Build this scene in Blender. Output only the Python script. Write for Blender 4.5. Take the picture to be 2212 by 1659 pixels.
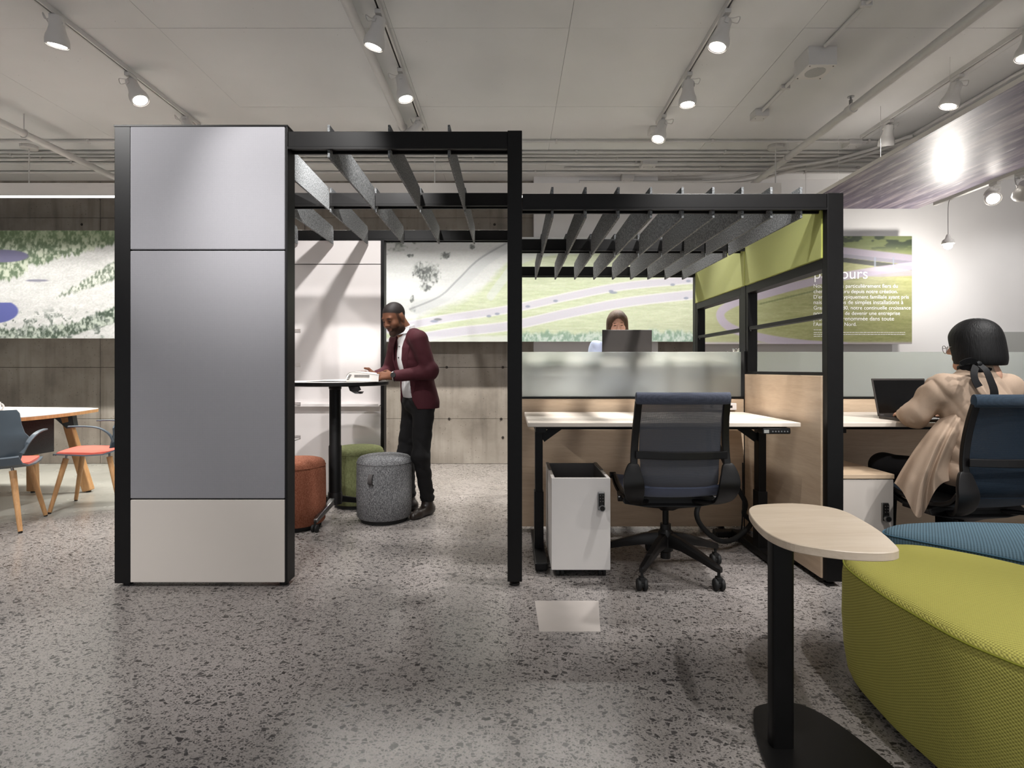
import bpy, bmesh, math, random
import numpy as np
from mathutils import Vector, Matrix

for _o in list(bpy.data.objects):
    bpy.data.objects.remove(_o, do_unlink=True)
scene = bpy.context.scene
COL = scene.collection
random.seed(7)
RNG = np.random.RandomState(11)

# ------------------------------------------------------------------ camera
W_PX, H_PX = 2212.0, 1659.0
F, CX, CY, HC = 1185.0, 1104.0, 797.0, 1.15      # focal length in px, vanishing point, eye height
cam_d = bpy.data.cameras.new('camera')
cam_d.sensor_width = 36.0
cam_d.lens = 36.0 * F / W_PX
cam_d.shift_x = (W_PX / 2 - CX) / W_PX
cam_d.shift_y = (CY - H_PX / 2) / W_PX
cam_d.clip_start = 0.05
cam = bpy.data.objects.new('camera', cam_d)
cam.location = (0, 0, HC)
cam.rotation_euler = (math.pi / 2, 0, 0)
COL.objects.link(cam)
scene.camera = cam

def P(px, py, Y):                      # a pixel's direction at a known depth
    return Vector(((px - CX) / F * Y, Y, HC - (py - CY) / F * Y))
def PX(px, Y): return (px - CX) / F * Y
def PZ(py, Y): return HC - (py - CY) / F * Y

# ------------------------------------------------------------------ world, exposure
world = bpy.data.worlds.new('world'); scene.world = world
world.use_nodes = True
_bg = world.node_tree.nodes['Background']
_bg.inputs[0].default_value = (0.95, 0.97, 1.0, 1)
_bg.inputs[1].default_value = 0.42
scene.view_settings.view_transform = 'Standard'
scene.view_settings.look = 'None'
scene.view_settings.gamma = 1.0
scene.view_settings.use_curve_mapping = False
scene.view_settings.exposure = 1.0
try:
    scene.cycles.use_denoising = True
    scene.cycles.max_bounces = 6
    scene.cycles.diffuse_bounces = 3
    scene.cycles.glossy_bounces = 3
    scene.cycles.transmission_bounces = 5
    scene.cycles.sample_clamp_indirect = 4.0
    scene.cycles.caustics_reflective = False
    scene.cycles.caustics_refractive = False
except Exception:
    pass

CEIL = 3.43
def spot(name, loc, target, energy, angle=55, blend=0.6, radius=0.035, color=(1.0, 0.982, 0.965)):
    d = bpy.data.lights.new(name, 'SPOT')
    d.energy = energy; d.spot_size = math.radians(angle); d.spot_blend = blend
    d.shadow_soft_size = radius; d.color = color
    o = bpy.data.objects.new(name, d); COL.objects.link(o)
    o.location = loc
    o.rotation_euler = (Vector(target) - Vector(loc)).to_track_quat('-Z', 'Y').to_euler()
    return o

# unseen spots added along the tracks (last row off them) to brighten the front
for tx, pts in ((-2.93, ((2.8, -2.6, 4.2, 0.4), (1.75, -2.0, 2.89, 2.25), (1.3, -2.4, 1.6, 0), (0.4, -3.2, 2.6, 0.0))),
                (-0.85, ((2.75, -1.45, 5.0, 1.5), (1.75, -1.15, 2.89, 2.2), (0.9, -1.55, 2.89, 0.55))),
                (1.33, ((2.6, 0.9, 3.5, 0.6), (2.0, 1.3, 3.9, 1.2), (1.3, 2.3, 2.8, 1.0), (0.4, 0.5, 1.6, 0))),
                (2.95, ((2.3, 2.45, 3.2, 0.9), (1.5, 2.5, 2.9, 1.0), (0.8, 1.9, 1.7, 0.4)))):
    for (ly, ax, ay, az) in pts:
        spot('added_spot_light', (tx, ly, CEIL - 0.28), (ax, ay, az), {(-0.85, 2.75): 115, (-0.85, 0.9): 95, (1.33, 2.6): 105, (1.33, 2.0): 105, (-2.93, 1.75): 105, (-0.85, 1.75): 105}.get((tx, ly), 74), 42 if ly == 1.75 else 56, 0.75)

# ------------------------------------------------------------------ helpers: things, parts, meshes
ROOT = {}
def props(o, label=None, cat=None, group=None, kind=None):
    if label: o['label'] = label
    if cat: o['category'] = cat
    if group: o['group'] = group
    if kind: o['kind'] = kind
    return o
def thing(name, label, cat, loc=(0, 0, 0), rotz=0.0, group=None, kind=None):
    o = bpy.data.objects.new(name, None); COL.objects.link(o)
    o.empty_display_size = 0.1
    o.location = loc; o.rotation_euler = (0, 0, rotz)
    ROOT[o] = Vector(loc)
    return props(o, label, cat, group, kind)
def root_of(o):
    while o.parent is not None: o = o.parent
    return o
def children(o): return [c for c in bpy.data.objects if c.parent is o]
def copy_tree(o, kids, parent=None):
    c = o.copy(); COL.objects.link(c)
    c.parent = parent
    for k in kids.get(o, ()):
        copy_tree(k, kids, c)
    return c
def kid_map():
    m = {}
    for o in bpy.data.objects:
        if o.parent is not None: m.setdefault(o.parent, []).append(o)
    return m
def dup(o, loc=None, rotz=None, label=None, kids=None):
    c = copy_tree(o, kids if kids is not None else kid_map())
    if loc is not None: c.location = loc
    if rotz is not None: c.rotation_euler = (0, 0, rotz)
    if label: c['label'] = label
    return c

class MB:
    def __init__(s): s.v = []; s.f = []
    def add(s, verts, faces):
        n = len(s.v)
        s.v += [tuple(v) for v in verts]
        s.f += [tuple(i + n for i in f) for f in faces]
        return s
    def box(s, x0, x1, y0, y1, z0, z1):
        return s.add([(x0,y0,z0),(x1,y0,z0),(x1,y1,z0),(x0,y1,z0),(x0,y0,z1),(x1,y0,z1),(x1,y1,z1),(x0,y1,z1)],
                     [(0,3,2,1),(4,5,6,7),(0,1,5,4),(1,2,6,5),(2,3,7,6),(3,0,4,7)])
    def obox(s, p0, p1, w, h, up=(0, 0, 1), w1=None, h1=None):     # bar from p0 to p1, w across, h along up
        p0, p1 = Vector(p0), Vector(p1); d = (p1 - p0).normalized(); up = Vector(up)
        sd = d.cross(up).normalized(); u = sd.cross(d).normalized()
        w1 = w if w1 is None else w1; h1 = h if h1 is None else h1
        vs = []
        for p, ww, hh in ((p0, w, h), (p1, w1, h1)):
            for a, b in ((-1,-1),(1,-1),(1,1),(-1,1)):
                vs.append(p + sd * (a * ww / 2) + u * (b * hh / 2))
        return s.add(vs, [(0,1,2,3),(7,6,5,4),(0,4,5,1),(1,5,6,2),(2,6,7,3),(3,7,4,0)])
    def cyl(s, p0, p1, r0, r1=None, n=16, cap=True):
        r1 = r0 if r1 is None else r1
        p0, p1 = Vector(p0), Vector(p1); d = (p1 - p0).normalized()
        a = d.orthogonal().normalized(); b = d.cross(a)
        vs = [p + (a * math.cos(2*math.pi*i/n) + b * math.sin(2*math.pi*i/n)) * r for p, r in ((p0, r0), (p1, r1)) for i in range(n)]
        fs = [(i, (i+1) % n, n + (i+1) % n, n + i) for i in range(n)]
        if cap: fs += [tuple(reversed(range(n))), tuple(range(n, 2*n))]
        return s.add(vs, fs)
    def tube(s, pts, r, n=8, ell=None, up=None):      # swept tube; r number or list; ell=(a,b) elliptical scale
        pts = [Vector(p) for p in pts]; m = len(pts); vs = []; fs = []
        rr = r if isinstance(r, (list, tuple)) else [r] * m
        a = None
        for i, p in enumerate(pts):
            d = (pts[min(i+1, m-1)] - pts[max(i-1, 0)]).normalized()
            if up is not None:
                a = d.cross(Vector(up)).normalized()
            elif a is None: a = d.orthogonal().normalized()
            else: a = (a - d * a.dot(d)).normalized()
            b = d.cross(a)
            ea, eb = ell if ell else (1, 1)
            for k in range(n):
                t = 2*math.pi*k/n
                vs.append(p + a * (math.cos(t) * rr[i] * ea) + b * (math.sin(t) * rr[i] * eb))
        for i in range(m-1):
            for k in range(n):
                fs.append((i*n+k, i*n+(k+1) % n, (i+1)*n+(k+1) % n, (i+1)*n+k))
        fs += [tuple(reversed(range(n))), tuple(range((m-1)*n, m*n))]
        return s.add(vs, fs)
    def lathe(s, prof, c=(0, 0, 0), n=32, axis=None, cap=True):     # prof: (r, z)
        c = Vector(c); vs = []; fs = []; m = len(prof)
        M = Matrix.Identity(3) if axis is None else Vector(axis).to_track_quat('Z', 'Y').to_matrix()
        for r, z in prof:
            for k in range(n):
                t = 2*math.pi*k/n
                vs.append(c + M @ Vector((math.cos(t)*r, math.sin(t)*r, z)))
        for i in range(m-1):
            for k in range(n):
                fs.append((i*n+k, i*n+(k+1) % n, (i+1)*n+(k+1) % n, (i+1)*n+k))
        if cap and prof[0][0] > 1e-5: fs.append(tuple(reversed(range(n))))
        if cap and prof[-1][0] > 1e-5: fs.append(tuple(range((m-1)*n, m*n)))
        return s.add(vs, fs)
    def prism(s, poly, z0, z1):
        n = len(poly)
        return s.add([(x, y, z0) for x, y in poly] + [(x, y, z1) for x, y in poly],
                     [tuple(reversed(range(n))), tuple(range(n, 2*n))] + [(i, (i+1) % n, n+(i+1) % n, n+i) for i in range(n)])
    def loft(s, rings, cap=True, closed=True):
        n = len(rings[0]); fs = []
        for i in range(len(rings)-1):
            for k in range(n if closed else n-1):
                fs.append((i*n+k, i*n+(k+1) % n, (i+1)*n+(k+1) % n, (i+1)*n+k))
        if cap: fs += [tuple(reversed(range(n))), tuple(range((len(rings)-1)*n, len(rings)*n))]
        return s.add([p for r in rings for p in r], fs)
    def strip(s, pts, width_dir, w, t):      # curved band: path pts, width vector dir(s), thickness t
        pts = [Vector(p) for p in pts]; m = len(pts); rings = []
        for i, p in enumerate(pts):
            d = (pts[min(i+1, m-1)] - pts[max(i-1, 0)]).normalized()
            ww = w[i] if isinstance(w, (list, tuple)) else w
            a = Vector(width_dir[i] if isinstance(width_dir, list) else width_dir); a = (a - d*a.dot(d)).normalized()
            b = d.cross(a)
            rings.append([p + a*(sx*ww/2) + b*(sy*t/2) for sx, sy in ((-1,-1),(1,-1),(1,1),(-1,1))])
        return s.loft(rings)
    def build(s, name, mat, parent=None, world=True, bevel=0.0, smooth=False, seg=2):
        off = Vector((0, 0, 0))
        if parent is not None and world: off = ROOT.get(root_of(parent), Vector((0,0,0)))
        me = bpy.data.meshes.new(name)
        me.from_pydata([(x-off.x, y-off.y, z-off.z) for x, y, z in s.v], [], s.f)
        bm = bmesh.new(); bm.from_mesh(me)
        bmesh.ops.remove_doubles(bm, verts=bm.verts, dist=1e-6)
        bmesh.ops.recalc_face_normals(bm, faces=bm.faces)
        if bevel > 0:
            eds = [e for e in bm.edges if len(e.link_faces) == 2 and e.calc_face_angle(0) > 0.6]
            bmesh.ops.bevel(bm, geom=eds, offset=bevel, offset_type='OFFSET', segments=seg, profile=0.5, affect='EDGES', clamp_overlap=True)
        bm.to_mesh(me); bm.free()
        if smooth:
            for p in me.polygons: p.use_smooth = True
            try: me.set_sharp_from_angle(angle=math.radians(38))
            except Exception: pass
        me.materials.append(mat)
        o = bpy.data.objects.new(name, me); COL.objects.link(o)
        if parent is not None: o.parent = parent
        return o

def spline(pts, n=8, closed=False):       # Catmull-Rom through the points
    pts = [Vector(p) for p in pts]; m = len(pts); out = []
    for i in range(m if closed else m-1):
        if closed: p0, p1, p2, p3 = pts[i-1], pts[i], pts[(i+1) % m], pts[(i+2) % m]
        else: p0, p1, p2, p3 = pts[max(i-1,0)], pts[i], pts[i+1], pts[min(i+2,m-1)]
        for k in range(n):
            t = k/n
            out.append(0.5*((2*p1)+(-p0+p2)*t+(2*p0-5*p1+4*p2-p3)*t*t+(-p0+3*p1-3*p2+p3)*t**3))
    if not closed: out.append(pts[-1])
    return out

# ------------------------------------------------------------------ materials
def lin(c):
    return tuple((x/255.0/12.92 if x/255.0 <= 0.04045 else ((x/255.0+0.055)/1.055)**2.4) for x in c)
class NT:
    def __init__(s, name):
        s.m = bpy.data.materials.new(name); s.m.use_nodes = True
        s.t = s.m.node_tree; s.b = s.t.nodes['Principled BSDF']; s.out = s.t.nodes['Material Output']
    def n(s, typ, **kw):
        nd = s.t.nodes.new('ShaderNode' + typ)
        for k, v in kw.items():
            if k.startswith('_'): setattr(nd, k[1:], v)
            else:
                key = k.replace('__', ' ')
                sock = nd.inputs[int(k[1:])] if k[0] == 'i' and k[1:].isdigit() else nd.inputs[key]
                if hasattr(v, 'is_linked') or isinstance(v, bpy.types.NodeSocket): s.t.links.new(v, sock)
                else: sock.default_value = v
        return nd
    def l(s, a, b): s.t.links.new(a, b)
    def coord(s, scale=(1, 1, 1), kind='Object', rot=(0, 0, 0)):
        tc = s.n('TexCoord'); mp = s.n('Mapping'); mp.inputs['Scale'].default_value = scale; mp.inputs['Rotation'].default_value = rot
        s.l(tc.outputs[kind], mp.inputs['Vector']); return mp.outputs['Vector']
    def ramp(s, fac, stops):
        r = s.n('ValToRGB'); e = r.color_ramp.elements
        while len(e) < len(stops): e.new(0.5)
        for el, (p, c) in zip(e, stops):
            el.position = p; el.color = (*c[:3], 1) if len(c) >= 3 else (c[0],)*3 + (1,)
        s.l(fac, r.inputs[0]); return r.outputs[0]
    def mix(s, fac, a, b, mode='MIX'):
        m = s.n('MixRGB'); m.blend_type = mode
        for sock, v in zip(m.inputs, (fac, a, b)):
            if isinstance(v, bpy.types.NodeSocket): s.l(v, sock)
            elif isinstance(v, (int, float)): sock.default_value = v
            else: sock.default_value = (*v[:3], 1)
        return m.outputs[0]
    def math(s, op, a, b=0.0, c=0.0):
        m = s.n('Math'); m.operation = op
        for sock, v in zip(m.inputs, (a, b, c)):
            if isinstance(v, bpy.types.NodeSocket): s.l(v, sock)
            else: sock.default_value = v
        return m.outputs[0]
    def set(s, color=None, rough=None, metal=None, spec=None, **kw):
        ins = s.b.inputs
        for key, v in (('Base Color', color), ('Roughness', rough), ('Metallic', metal), ('Specular IOR Level', spec), *[(k.replace('_', ' '), v) for k, v in kw.items()]):
            if v is None: continue
            if isinstance(v, bpy.types.NodeSocket): s.l(v, ins[key])
            else: ins[key].default_value = (*v[:3], 1) if isinstance(v, tuple) and len(v) == 3 and key.endswith('Color') else v
        return s
    def bump(s, h, strength=0.3, dist=0.002):
        b = s.n('Bump'); b.inputs['Strength'].default_value = strength; b.inputs['Distance'].default_value = dist
        s.l(h, b.inputs['Height']); s.l(b.outputs[0], s.b.inputs['Normal']); return s

def plain(name, rgb, rough=0.5, metal=0.0, var=0.06, scale=12.0, bump=0.0, spec=0.5):
    m = NT(name); c = lin(rgb)
    nz = m.n('TexNoise', Scale=scale, Detail=4.0, Vector=m.coord())
    a = tuple(max(0, x*(1-var)) for x in c); b = tuple(min(1, x*(1+var)) for x in c)
    m.set(color=m.ramp(nz.outputs[0], [(0.3, a), (0.7, b)]), rough=rough, metal=metal, spec=spec)
    if bump: m.bump(nz.outputs[0], bump, 0.001)
    return m.m
def wood(name, rgb_a, rgb_b, axis='x', rough=0.45, scale=1.0):
    m = NT(name)
    sc = {'x': (1.2, 14, 14), 'y': (14, 1.2, 14), 'z': (14, 14, 1.2)}[axis]
    v = m.coord(tuple(k*scale for k in sc))
    n1 = m.n('TexNoise', Scale=2.2, Detail=5.0, Roughness=0.6, Distortion=0.6, Vector=v)
    n2 = m.n('TexNoise', Scale=14.0, Detail=3.0, Vector=v)
    f = m.math('ADD', m.math('MULTIPLY', n1.outputs[0], 0.7), m.math('MULTIPLY', n2.outputs[0], 0.3))
    m.set(color=m.ramp(f, [(0.35, lin(rgb_a)), (0.65, lin(rgb_b))]), rough=rough).bump(n2.outputs[0], 0.08, 0.001)
    return m.m
def fabric(name, rgb, rough=0.9, weave=260.0, strength=0.5, var=0.12, dist=0.0015, diag=False, speck=None):
    m = NT(name); c = lin(rgb)
    v = m.coord((1, 1, 1), rot=(0.0, 0.0, 0.6) if diag else (0, 0, 0))
    w1 = m.n('TexWave', Scale=weave/6.3, Distortion=0.3, Detail=0.0, Vector=v); w1.bands_direction = 'X'
    w3 = m.n('TexWave', Scale=weave/6.3, Distortion=0.3, Detail=0.0, Vector=v); w3.bands_direction = 'Y'
    w2 = m.n('TexWave', Scale=weave/6.3, Distortion=0.3, Detail=0.0, Vector=v); w2.bands_direction = 'Z'
    h = m.math('ADD', m.math('MULTIPLY', w1.outputs[1], w2.outputs[1]), m.math('MULTIPLY', w3.outputs[1], w2.outputs[1]))
    h = m.math('ADD', h, m.math('MULTIPLY', w1.outputs[1], w3.outputs[1]))
    nz = m.n('TexNoise', Scale=weave*0.8, Detail=2.0, Vector=v)
    f = m.math('ADD', m.math('MULTIPLY', h, 0.35), m.math('MULTIPLY', nz.outputs[0], 0.5))
    lo = tuple(x*(1-var) for x in c); hi = tuple(min(1, x*(1+var)) for x in c)
    col = m.ramp(f, [(0.15, lo), (0.75, hi)])
    m.set(color=col, rough=rough, spec=0.2, Sheen_Weight=0.15).bump(f, strength, dist)
    return m.m
# ---- terrazzo floor
def make_floor_mat():
    m = NT('polished_terrazzo')
    v = m.coord((1, 1, 1))
    wn = m.n('TexNoise', Scale=9.0, Detail=2.0, Vector=v)
    wv = m.n('MixRGB'); wv.blend_type = 'LINEAR_LIGHT'; wv.inputs[0].default_value = 0.02
    m.l(v, wv.inputs[1]); m.l(wn.outputs[1], wv.inputs[2]); v2 = wv.outputs[0]
    base = m.n('TexNoise', Scale=1.3, Detail=5.0, Vector=v)
    col = m.ramp(base.outputs[0], [(0.3, lin((134, 128, 124))), (0.7, lin((154, 147, 143)))])
    fine = m.n('TexNoise', Scale=160.0, Detail=3.0, Vector=v)
    col = m.mix(0.35, col, m.ramp(fine.outputs[0], [(0.35, lin((112, 107, 104))), (0.65, lin((170, 164, 160)))]))
    for sc, thr, edge, dark, str_ in ((43.0, 0.85, 0.08, (36, 33, 32), 0.95), (84.0, 0.64, 0.09, (42, 39, 38), 0.9), (160.0, 0.66, 0.10, (60, 56, 54), 0.75)):
        mp = m.n('Mapping'); m.l(v2, mp.inputs['Vector']); mp.inputs['Location'].default_value = (sc*0.37, sc*0.11, 0); mp.inputs['Rotation'].default_value = (0, 0, sc*0.3)
        mp.inputs['Scale'].default_value = (1.0, 1.35, 1.0)
        c1 = m.n('TexVoronoi', Scale=sc, Vector=mp.outputs[0]); c1.voronoi_dimensions = '2D'
        e1 = m.n('TexVoronoi', Scale=sc, Vector=mp.outputs[0]); e1.voronoi_dimensions = '2D'; e1.feature = 'DISTANCE_TO_EDGE'
        sep = m.n('SeparateColor'); m.l(c1.outputs['Color'], sep.inputs[0])
        sel = m.math('GREATER_THAN', sep.outputs[0], thr)
        ee = m.math('ADD', edge, m.math('MULTIPLY', sep.outputs[1], 0.16))
        inside = m.n('MapRange'); m.l(m.math('SUBTRACT', e1.outputs['Distance'], ee), inside.inputs[0]); inside.inputs[1].default_value = 0.0; inside.inputs[2].default_value = 0.03
        mask = m.math('MULTIPLY', m.math('MULTIPLY', sel, inside.outputs[0]), str_)
        chip = m.mix(sep.outputs[2], lin(dark), lin(tuple(min(255, d+38) for d in dark)))
        col = m.mix(mask, col, chip)
    # smooth polished screed towards the meeting corner at the back left
    sx = m.n('SeparateXYZ'); m.l(v, sx.inputs[0])
    bn = m.n('TexNoise', Scale=1.5, Detail=4.0, Vector=v)
    q = m.math('SUBTRACT', m.math('ADD', sx.outputs[1], m.math('MULTIPLY', sx.outputs[0], -0.55)), 6.25)
    q = m.math('ADD', q, m.math('MULTIPLY', bn.outputs[0], 0.5))
    rg = m.n('MapRange'); m.l(q, rg.inputs[0]); rg.inputs[1].default_value = 0.15; rg.inputs[2].default_value = 0.45
    lft = m.math('LESS_THAN', sx.outputs[0], -2.6)
    scr = m.ramp(base.outputs[0], [(0.3, lin((150, 149, 142))), (0.7, lin((172, 171, 163)))])
    col = m.mix(m.math('MULTIPLY', rg.outputs[0], lft), col, scr)
    rgh = m.ramp(base.outputs[0], [(0.3, (0.18,)*3), (0.7, (0.34,)*3)])
    m.set(color=col, rough=rgh, spec=0.38)
    return m.m
def make_ceiling_mat():
    m = NT('painted_ceiling_concrete'); v = m.coord()
    a = m.n('TexNoise', Scale=0.9, Detail=6.0, Vector=v)
    col = m.ramp(a.outputs[0], [(0.3, lin((218, 217, 216))), (0.7, lin((230, 229, 228)))])
    vo = m.n('TexVoronoi', Scale=16.0, Vector=v); vo.inputs['Randomness'].default_value = 1.0
    pores = m.ramp(vo.outputs['Distance'], [(0.035, (0.35, 0.34, 0.33)), (0.05, (1, 1, 1))])
    gate = m.n('TexNoise', Scale=2.6, Detail=1.0, Vector=v)
    gm = m.ramp(gate.outputs[0], [(0.5, (0, 0, 0)), (0.58, (0.85, 0.85, 0.85))])
    col = m.mix(gm, col, m.mix(1.0, col, pores, 'MULTIPLY'))
    f = m.n('TexNoise', Scale=30.0, Detail=5.0, Vector=v)
    m.set(color=col, rough=0.75, spec=0.3).bump(f.outputs[0], 0.12, 0.003)
    return m.m
def make_concrete_mat():
    m = NT('cast_concrete'); v = m.coord()
    a = m.n('TexNoise', Scale=1.4, Detail=7.0, Roughness=0.62, Vector=v)
    col = m.ramp(a.outputs[0], [(0.28, lin((116, 108, 100))), (0.5, lin((148, 140, 131))), (0.72, lin((168, 161, 152)))])
    st = m.n('TexNoise', Scale=1.0, Detail=4.0, Vector=m.coord((9, 9, 0.7)))
    col = m.mix(m.ramp(st.outputs[0], [(0.5, (0, 0, 0)), (0.72, (0.45,)*3)]), col, lin((82, 74, 68)))
    vo = m.n('TexVoronoi', Scale=26.0, Vector=v)
    g = m.n('TexNoise', Scale=6.0, Detail=2.0, Vector=v)
    pm = m.math('MULTIPLY', m.math('LESS_THAN', vo.outputs['Distance'], 0.13), m.math('GREATER_THAN', g.outputs[0], 0.5))
    col = m.mix(m.math('MULTIPLY', pm, 0.6), col, lin((70, 64, 58)))
    m.set(color=col, rough=0.75, spec=0.35).bump(a.outputs[0], 0.25, 0.01)
    return m.m
M = {}
M['floor'] = make_floor_mat()
M['ceiling'] = make_ceiling_mat()
M['concrete'] = make_concrete_mat()
M['joint'] = plain('joint_shadow_gap', (90, 84, 76), 0.9)
M['white_wall'] = plain('white_wall_paint', (226, 224, 224), 0.6, var=0.015, scale=3)
M['grey_wall'] = plain('grey_wall_paint', (170, 171, 168), 0.6, var=0.02, scale=3)
M['black'] = plain('black_powder_coat', (15, 14, 14), 0.45, var=0.1, scale=30, spec=0.22)
M['black_plastic'] = plain('black_plastic', (19, 17, 17), 0.4, var=0.1, spec=0.35)
M['rubber'] = plain('black_rubber', (18, 18, 18), 0.7)
M['lavender'] = fabric('lavender_grey_fabric', (140, 139, 143), weave=420, strength=0.25, var=0.07)
M['beige'] = plain('beige_laminate', (206, 198, 190), 0.5, var=0.02, scale=2)
M['green_fabric'] = fabric('olive_green_fabric', (146, 150, 74), weave=500, strength=0.25, var=0.08)
def make_felt():
    m = NT('charcoal_felt'); v = m.coord()
    n1 = m.n('TexNoise', Scale=120.0, Detail=3.0, Roughness=0.7, Vector=v)
    col = m.ramp(n1.outputs[0], [(0.36, lin((78, 79, 80))), (0.5, lin((104, 106, 107))), (0.66, lin((146, 148, 149)))])
    m.set(color=col, rough=0.95, spec=0.2).bump(n1.outputs[0], 0.3, 0.002); return m.m
M['felt'] = make_felt()
M['oak'] = wood('light_oak_x', (196, 170, 142), (214, 191, 164), 'x')
M['oak_y'] = wood('light_oak_y', (196, 170, 142), (214, 191, 164), 'y')
M['oak_top'] = wood('pale_oak_top', (212, 193, 170), (226, 209, 188), 'x', 0.4)
M['desk_top'] = wood('bleached_desk_top', (218, 206, 192), (230, 220, 208), 'x', 0.4)
M['leg_wood'] = wood('oak_leg', (178, 132, 86), (206, 160, 112), 'z', 0.45)
M['table_white'] = plain('white_laminate', (226, 221, 217), 0.35, var=0.01)
M['white_metal'] = plain('white_painted_metal', (210, 207, 204), 0.45, var=0.02)
M['white_gloss'] = plain('white_glass_board', (232, 226, 224), 0.12, var=0.008, scale=2)
M['chrome'] = plain('brushed_steel', (150, 150, 150), 0.3, metal=1.0, var=0.05)
M['dark_hole'] = plain('dark_tie_hole', (44, 38, 34), 0.9)
M['grey_inside'] = plain('grey_tray_metal', (98, 94, 92), 0.5, var=0.03)
M['screen_black'] = plain('dark_screen_glass', (10, 9, 9), 0.16, var=0.05)
M['laptop_lid'] = plain('charcoal_laptop_lid', (52, 47, 44), 0.5, var=0.05)
M['paper'] = plain('magazine_paper', (224, 220, 215), 0.45, var=0.02)
M['paper_grey'] = plain('magazine_print_grey', (126, 122, 118), 0.5, var=0.15, scale=60)
M['ink'] = plain('printed_ink', (60, 58, 58), 0.6)
M['text_white'] = plain('white_lettering', (250, 250, 250), 0.5, var=0.0)
def emit(name, rgb, strength):
    m = NT(name); nz = m.n('TexNoise', Scale=5.0)
    m.set(color=lin(rgb), rough=0.4, Emission_Color=m.ramp(nz.outputs[0], [(0, tuple(x*0.96 for x in lin(rgb))), (1, lin(rgb))]), Emission_Strength=strength)
    return m.m
M['lamp_glow'] = emit('lamp_lens_light', (255, 248, 238), 14.0)
M['strip_glow'] = emit('linear_diffuser_light', (255, 250, 240), 5.0)
def make_frost():
    m = NT('frosted_glass'); n1 = m.n('TexNoise', Scale=900.0, Detail=1.0, Vector=m.coord())
    m.set(color=lin((236, 242, 240)), rough=0.8, Transmission_Weight=1.0, IOR=1.25, spec=0.3).bump(n1.outputs[0], 0.1, 0.0005)
    return m.m
M['frost'] = make_frost()
def make_mesh_fab(name, rgb, alpha=0.86, sc=330.0):
    m = NT(name); v = m.coord(); c = lin(rgb)
    w = m.n('TexWave', Scale=sc/6.3*2, Distortion=0.4, Detail=1.0, Vector=v); w.bands_direction = 'Z'
    w2 = m.n('TexWave', Scale=sc/6.3*2, Distortion=0.4, Detail=1.0, Vector=v); w2.bands_direction = 'X'
    col = m.ramp(w.outputs[1], [(0.1, tuple(x*0.55 for x in c)), (0.8, c)])
    a = m.math('SUBTRACT', 1.0, m.math('MULTIPLY', m.math('MULTIPLY', m.math('LESS_THAN', w.outputs[1], 0.55), m.math('LESS_THAN', w2.outputs[1], 0.6)), 1.0 - alpha))
    m.set(color=col, rough=0.7, spec=0.3, Alpha=a).bump(w.outputs[1], 0.3, 0.001)
    return m.m
M['mesh_back'] = make_mesh_fab('charcoal_blue_mesh', (98, 100, 108), 0.25)
M['mesh_seat'] = fabric('slate_blue_seat_mesh', (94, 101, 122), weave=500, strength=0.4, var=0.2)
M['mesh_navy'] = make_mesh_fab('navy_mesh', (32, 46, 60), 0.75)
M['mesh_navy_seat'] = fabric('navy_seat_mesh', (34, 46, 60), weave=500, strength=0.4, var=0.2)
def vcol_mat(name, rough=0.45, spec=0.4):
    m = NT(name); a = m.n('VertexColor'); a.layer_name = 'print'
    nz = m.n('TexNoise', Scale=70.0, Detail=2.0, Vector=m.coord())
    m.set(color=m.mix(0.06, a.outputs[0], nz.outputs[1], 'OVERLAY'), rough=rough, spec=spec); return m.m
M['print'] = vcol_mat('printed_photo_panel', 0.5, 0.3)
M['skin'] = vcol_mat('skin_and_features', 0.62, 0.2)

# ------------------------------------------------------------------ the setting
YB = 6.65                                   # back wall
XL, XR, YF = -8.0, 7.2, -3.5
floor = props(MB().box(XL, XR, YF, YB+0.2, -0.12, 0.0).build('floor', M['floor']), 'polished terrazzo floor with dark stone chips and a smooth screed corner', 'floor', kind='structure')
ceil = props(MB().box(XL, XR, YF, YB+0.2, CEIL+0.012, CEIL+0.2).build('ceiling', M['joint']), 'white painted concrete ceiling slab with fine board joints', 'ceiling', kind='structure')
ROOT[ceil] = Vector((0, 0, 0))
cxs = [XL, -6.9, -5.5, -3.93, -2.36, -0.79, 0.39, 1.96, 3.53, 5.1, XR]
cys = [YF, -1.4, 0.2, 1.3, 2.45, 3.67, 4.77, YB]
for i in range(len(cxs)-1):
    for j in range(len(cys)-1):
        dz = random.uniform(-0.0015, 0.0015)
        MB().box(cxs[i]+0.0012, cxs[i+1]-0.0012, cys[j]+0.0012, cys[j+1]-0.0012, CEIL+dz, CEIL+0.02).build('slab_panel', M['ceiling'], ceil)

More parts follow.
